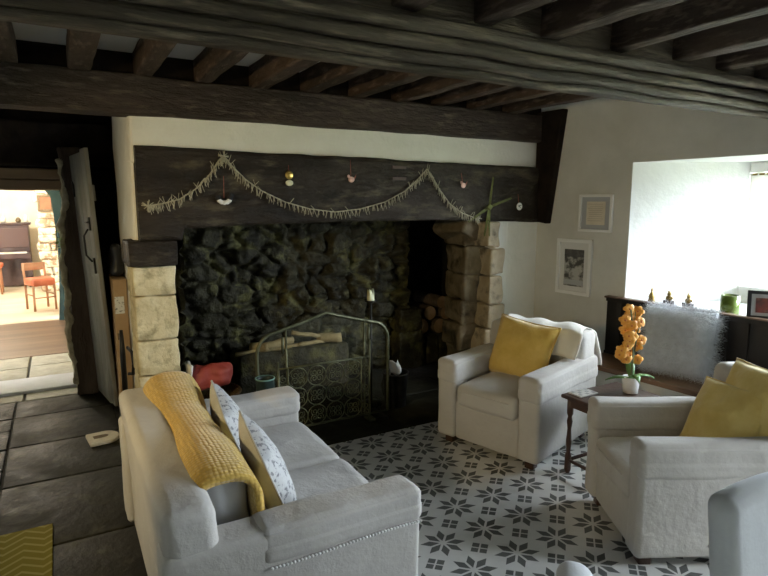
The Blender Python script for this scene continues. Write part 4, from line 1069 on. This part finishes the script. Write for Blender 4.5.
# ---------------------------------------------------------------- garland and hanging ornaments on the lintel
YL = YB - .078
def on_lintel(x, y):
    f = V((math.sin(math.radians(29.4)) * math.cos(math.radians(8.4)), math.cos(math.radians(29.4)) * math.cos(math.radians(8.4)), -math.sin(math.radians(8.4))))
    r = V((math.cos(math.radians(29.4)), -math.sin(math.radians(29.4)), 0)); u = r.cross(f)
    d = f + r * ((x - 384) / 577) - u * ((y - 288) / 577)
    return EYE + d * (YL / d.y)
gl = thing('twig_garland', 'straw garland of little twigs swagged across the black lintel', 'garland')
gp_ = [(148, 206), (165, 203), (180, 199), (197, 188), (210, 174), (219, 160), (224, 156), (232, 166), (246, 180), (262, 191), (285, 202), (310, 209), (335, 212), (360, 209), (385, 202), (405, 191), (418, 179), (427, 169), (433, 178), (440, 190), (450, 204), (462, 213), (478, 219)]
path = [on_lintel(*p) for p in gp_]
fine = []
for a, b in zip(path, path[1:]):
    for k in range(6): fine.append(a.lerp(b, k / 6))
fine.append(path[-1])
MB().tube(fine, .0035, 5).build('cord', M['twig'], gl)
tw_ = MB(); rnd = random.Random(6)
for i, p in enumerate(fine):
    if i % 2 == 0 and i and len(tw_.v) > 30: tw_.build('twig_tassel', M['twig'], gl); tw_ = MB()
    n = 3 if i > 4 and i < len(fine) - 14 else 4
    if i < len(fine) - 1: tw_.tube([p, fine[i + 1]], .0045, 5)
    for k in range(n):
        q = p + V((rnd.uniform(-.008, .008), rnd.uniform(-.008, .0), 0))
        dv = V((rnd.uniform(-.4, .4), rnd.uniform(-.25, 0), -1)).normalized() * rnd.uniform(.030, .062)
        if rnd.random() < .12: dv = V((rnd.uniform(-.8, .8), -.1, .7)).normalized() * .045
        tw_.tube([q, q + dv], [.0026, .0016], 4)
tw_.build('twig_tassel', M['twig'], gl)
for cpt in (path[0], path[6], path[-1]):
    tw_ = MB()
    for k in range(9):
        a = rnd.uniform(0, 6.28); tw_.tube([cpt - V((math.cos(a), .05, math.sin(a))) * .03, cpt + V((math.cos(a), -.1, math.sin(a))) * .04], .0028, 4)
    tw_.build('twig_spray', M['twig'], gl)
def ornament(label, px, top, fn):
    p0 = on_lintel(*top); p = on_lintel(*px)
    t = thing('hanging_ornament', label, 'ornament', p, 0, 'ornaments on the lintel')
    MB().tube([(p0.x - p.x, .012, p0.z - p.z), (0, 0, .0)], .0018, 5).build('thread', M['orn_red'], t)
    fn(t); return t
def o1(t):
    a = MB(); w = MB()
    for i in range(7):
        an = PI + PI * i / 6; c = (.040 * math.cos(an), -.006, .042 * math.sin(an) * .75 - .0)
        (a if i in (0, 6) else w).ball(c, .016 if i not in (0, 6) else .019, 7, sc3=(1, .5, 1))
    a.ball((.05, -.006, .02), .016, 7, sc3=(1, .5, 1)); a.build('dark_bead', M['black_orn'], t); w.build('pale_bead', M['white_orn'], t)
ornament('black and white felt crescent hanging under the garland peak', (224, 198), (224, 176), o1)
ornament('gold double disc ornament hanging on the lintel', (289, 178), (289, 165), lambda t: (MB().lathe([(.026, -.005), (.030, 0), (.026, .005)], n=20, M=Matrix.Translation((0, -.006, .02)) @ Matrix.Rotation(PI / 2, 4, 'X')).build('disc', M['gold'], t), MB().ball((0, -.006, -.035), .026, 10, sc3=(1.1, .35, .8)).build('bell', M['candle'], t)))
def bird(t, m):
    MB().ball((0, -.006, -.012), .026, 10, sc3=(1, .4, .85)).ball((-.022, -.006, .012), .012, 8, sc3=(1, .5, 1)).build('body', m, t)
    MB().add([(.015, -.008, -.01), (.042, -.008, .028), (.030, -.004, -.012), (.015, -.002, -.01)], [(0, 1, 2), (0, 3, 1), (3, 2, 1)], None, False).build('tail', M['orn_red'], t)
ornament('small terracotta bird ornament in the middle of the lintel', (351, 178), (351, 160), lambda t: bird(t, M['orn_pink']))
ornament('small pink and red bird ornament beside the green rush cross', (463, 184), (462, 173), lambda t: bird(t, M['orn_pink']))
ornament('round white disc ornament with dark mark at the lintel end', (519, 206), (519, 194), lambda t: (MB().lathe([(.030, -.004), (.034, 0), (.030, .004)], n=22, M=Matrix.Translation((0, -.006, -.004)) @ Matrix.Rotation(PI / 2, 4, 'X')).build('disc', M['white_orn'], t), MB().ball((-.008, -.011, 0), .008, 6, sc3=(1, .3, 1)).ball((.010, -.011, .006), .006, 6, sc3=(1.6, .3, .6)).ball((.004, -.011, -.012), .005, 6, sc3=(1, .3, 1)).build('dark_mark', M['black_orn'], t)))
rc_ = thing('hanging_rush_cross', 'green plaited rush cross fixed at the end of the lintel', 'cross', on_lintel(489, 207))
c0 = on_lintel(489, 207); arms = [(493, 177), (511, 198), (468, 222), (489, 236), (484, 236)]
am = MB()
for a in arms:
    for k in range(3):
        e = on_lintel(*a) - c0; o_ = V((.006 * (k - 1), -.004 - .003 * k, .006 * (1 - k))); am.tube([o_, e + o_ * .6], .0030, 5)
am.build('rush_arm', M['green_twig'], rc_)
MB().rbox((0, -.012, 0), (.045, .016, .045), .006, n=2, k=1, rot=Matrix.Rotation(.7, 3, 'Y')).build('knot', M['green_twig'], rc_)

# ---------------------------------------------------------------- floor bits
pd = thing('stone_pad', 'small cream D-shaped pad with brown mark lying on dark flagstones', 'pad', (.165, 4.33, 0), .12)
def padpts(s_): return [(-.065 * s_, -.075 * s_)] + [(.02 * s_ + .065 * s_ * math.cos(a), .075 * s_ * math.sin(a)) for a in [(-90 + 15 * i) * PI / 180 for i in range(13)]] + [(-.065 * s_, .075 * s_)]
MB().prism(padpts(1.35), 0.001, .03).build('pad_body', M['pad'], pd, bevel=.01, seg=3)
MB().prism([(p[0] * .8 - .01, p[1] * .45) for p in padpts(.8)], .03, .0315).build('brown_mark', M['brown'], pd)
ru = MB().rbox((-.62, 2.55, .006), (.98, 1.42, .010), .004, n=6, k=1, rot=None).build('rug', M['rug']); tag(ru, 'olive green chevron rug on the dark slate floor by the sofa', 'rug')

# ---------------------------------------------------------------- light
wd = bpy.data.worlds.new('sky'); sc.world = wd; wd.use_nodes = True
wb = wd.node_tree.nodes['Background']; wb.inputs['Color'].default_value = (.78, .885, 1.0, 1); wb.inputs['Strength'].default_value = 50.0
def area(name, loc, rot, sx, sy, power, color, portal=False):
    l = bpy.data.lights.new(name, 'AREA'); l.shape = 'RECTANGLE'; l.size = sx; l.size_y = sy; l.energy = power; l.color = color
    if portal: l.cycles.is_portal = True
    o = bpy.data.objects.new(name, l); link(o); o.location = loc; o.rotation_euler = rot; return o
area('window_portal', (WX + .25, (WY0 + WY1) / 2, 1.48), (0, math.radians(90), 0), .98, WY1 - WY0, 1, (1, 1, 1), True)
area('second_window_portal', (WX + .25, (QV0 + QV1) / 2, (SZ + HZ) / 2), (0, math.radians(90), 0), HZ - SZ, QV1 - QV0, 1, (1, 1, 1), True)
def lamp(name, loc, power, color, r=.06):
    l = bpy.data.lights.new(name, 'POINT'); l.energy = power; l.color = color; l.shadow_soft_size = r
    o = bpy.data.objects.new(name, l); link(o); o.location = loc; return o
# lamp added out of view to warm the chimney wall and corner chair
wl = thing('added_warm_lamp', 'added unseen brass spot lamp with open shade on the passage side wall', 'lamp', (-1.69, 2.1, 1.75))
MB().lathe([(.05, 0), (.05, .015), (.015, .02)], n=20, M=Matrix.Rotation(PI / 2, 4, 'Y')).build('back_plate', M['brass'], wl)
MB().tube([(.01, 0, 0), (.12, 0, 0), (.16, 0, .03)], .008, 8).build('arm', M['brass'], wl)
Ms = Matrix.Translation((.17, 0, .0)) @ (V((3.2, 1.65, -.94)).to_track_quat('Z', 'Y').to_matrix().to_4x4())
MB().lathe([(.03, -.09), (.045, -.05), (.095, .06)], n=24, cap=False, M=Ms).build('shade', M['iron'], wl, solid=.003)
ld = bpy.data.lights.new('added_warm_spot', 'SPOT'); ld.energy = 105; ld.color = (1.0, .76, .36); ld.shadow_soft_size = .06; ld.spot_size = math.radians(84); ld.spot_blend = .8  # added warm spot, cone shaped to keep its light off the joists
lo_ = bpy.data.objects.new('added_warm_spot', ld); link(lo_); lo_.location = (-1.50, 2.1, 1.74)
lo_.rotation_euler = (V((1.7, 3.75, .80)) - V((-1.50, 2.1, 1.74))).to_track_quat('-Z', 'Y').to_euler()
lamp('lounge_fill', (-1.6, 11.6, 2.35), 260, (1.0, .90, .74), .15)  # fill light added to brighten the far lounge, no fixture
lamp('passage_light', (-.9, 7.0, 2.1), 22, (1.0, .95, .88), .1)  # point light in the passage, no fixture modelled
sl_ = bpy.data.lights.new('sun', 'SUN'); sl_.energy = 7; sl_.angle = math.radians(14); sl_.color = (.90, .95, 1.0)
so = bpy.data.objects.new('sun', sl_); link(so); so.rotation_euler = V((.60, -.71, .36)).to_track_quat('Z', 'Y').to_euler()
sc.view_settings.view_transform = 'Standard'; sc.view_settings.look = 'None'; sc.view_settings.exposure = 0.22; sc.view_settings.gamma = 1
sc.view_settings.use_curve_mapping = False
sc.cycles.use_denoising = True; sc.cycles.max_bounces = 8; sc.cycles.diffuse_bounces = 5; sc.cycles.sample_clamp_indirect = 6
sc.cycles.caustics_reflective = False; sc.cycles.caustics_refractive = False
bpy.context.view_layer.update()
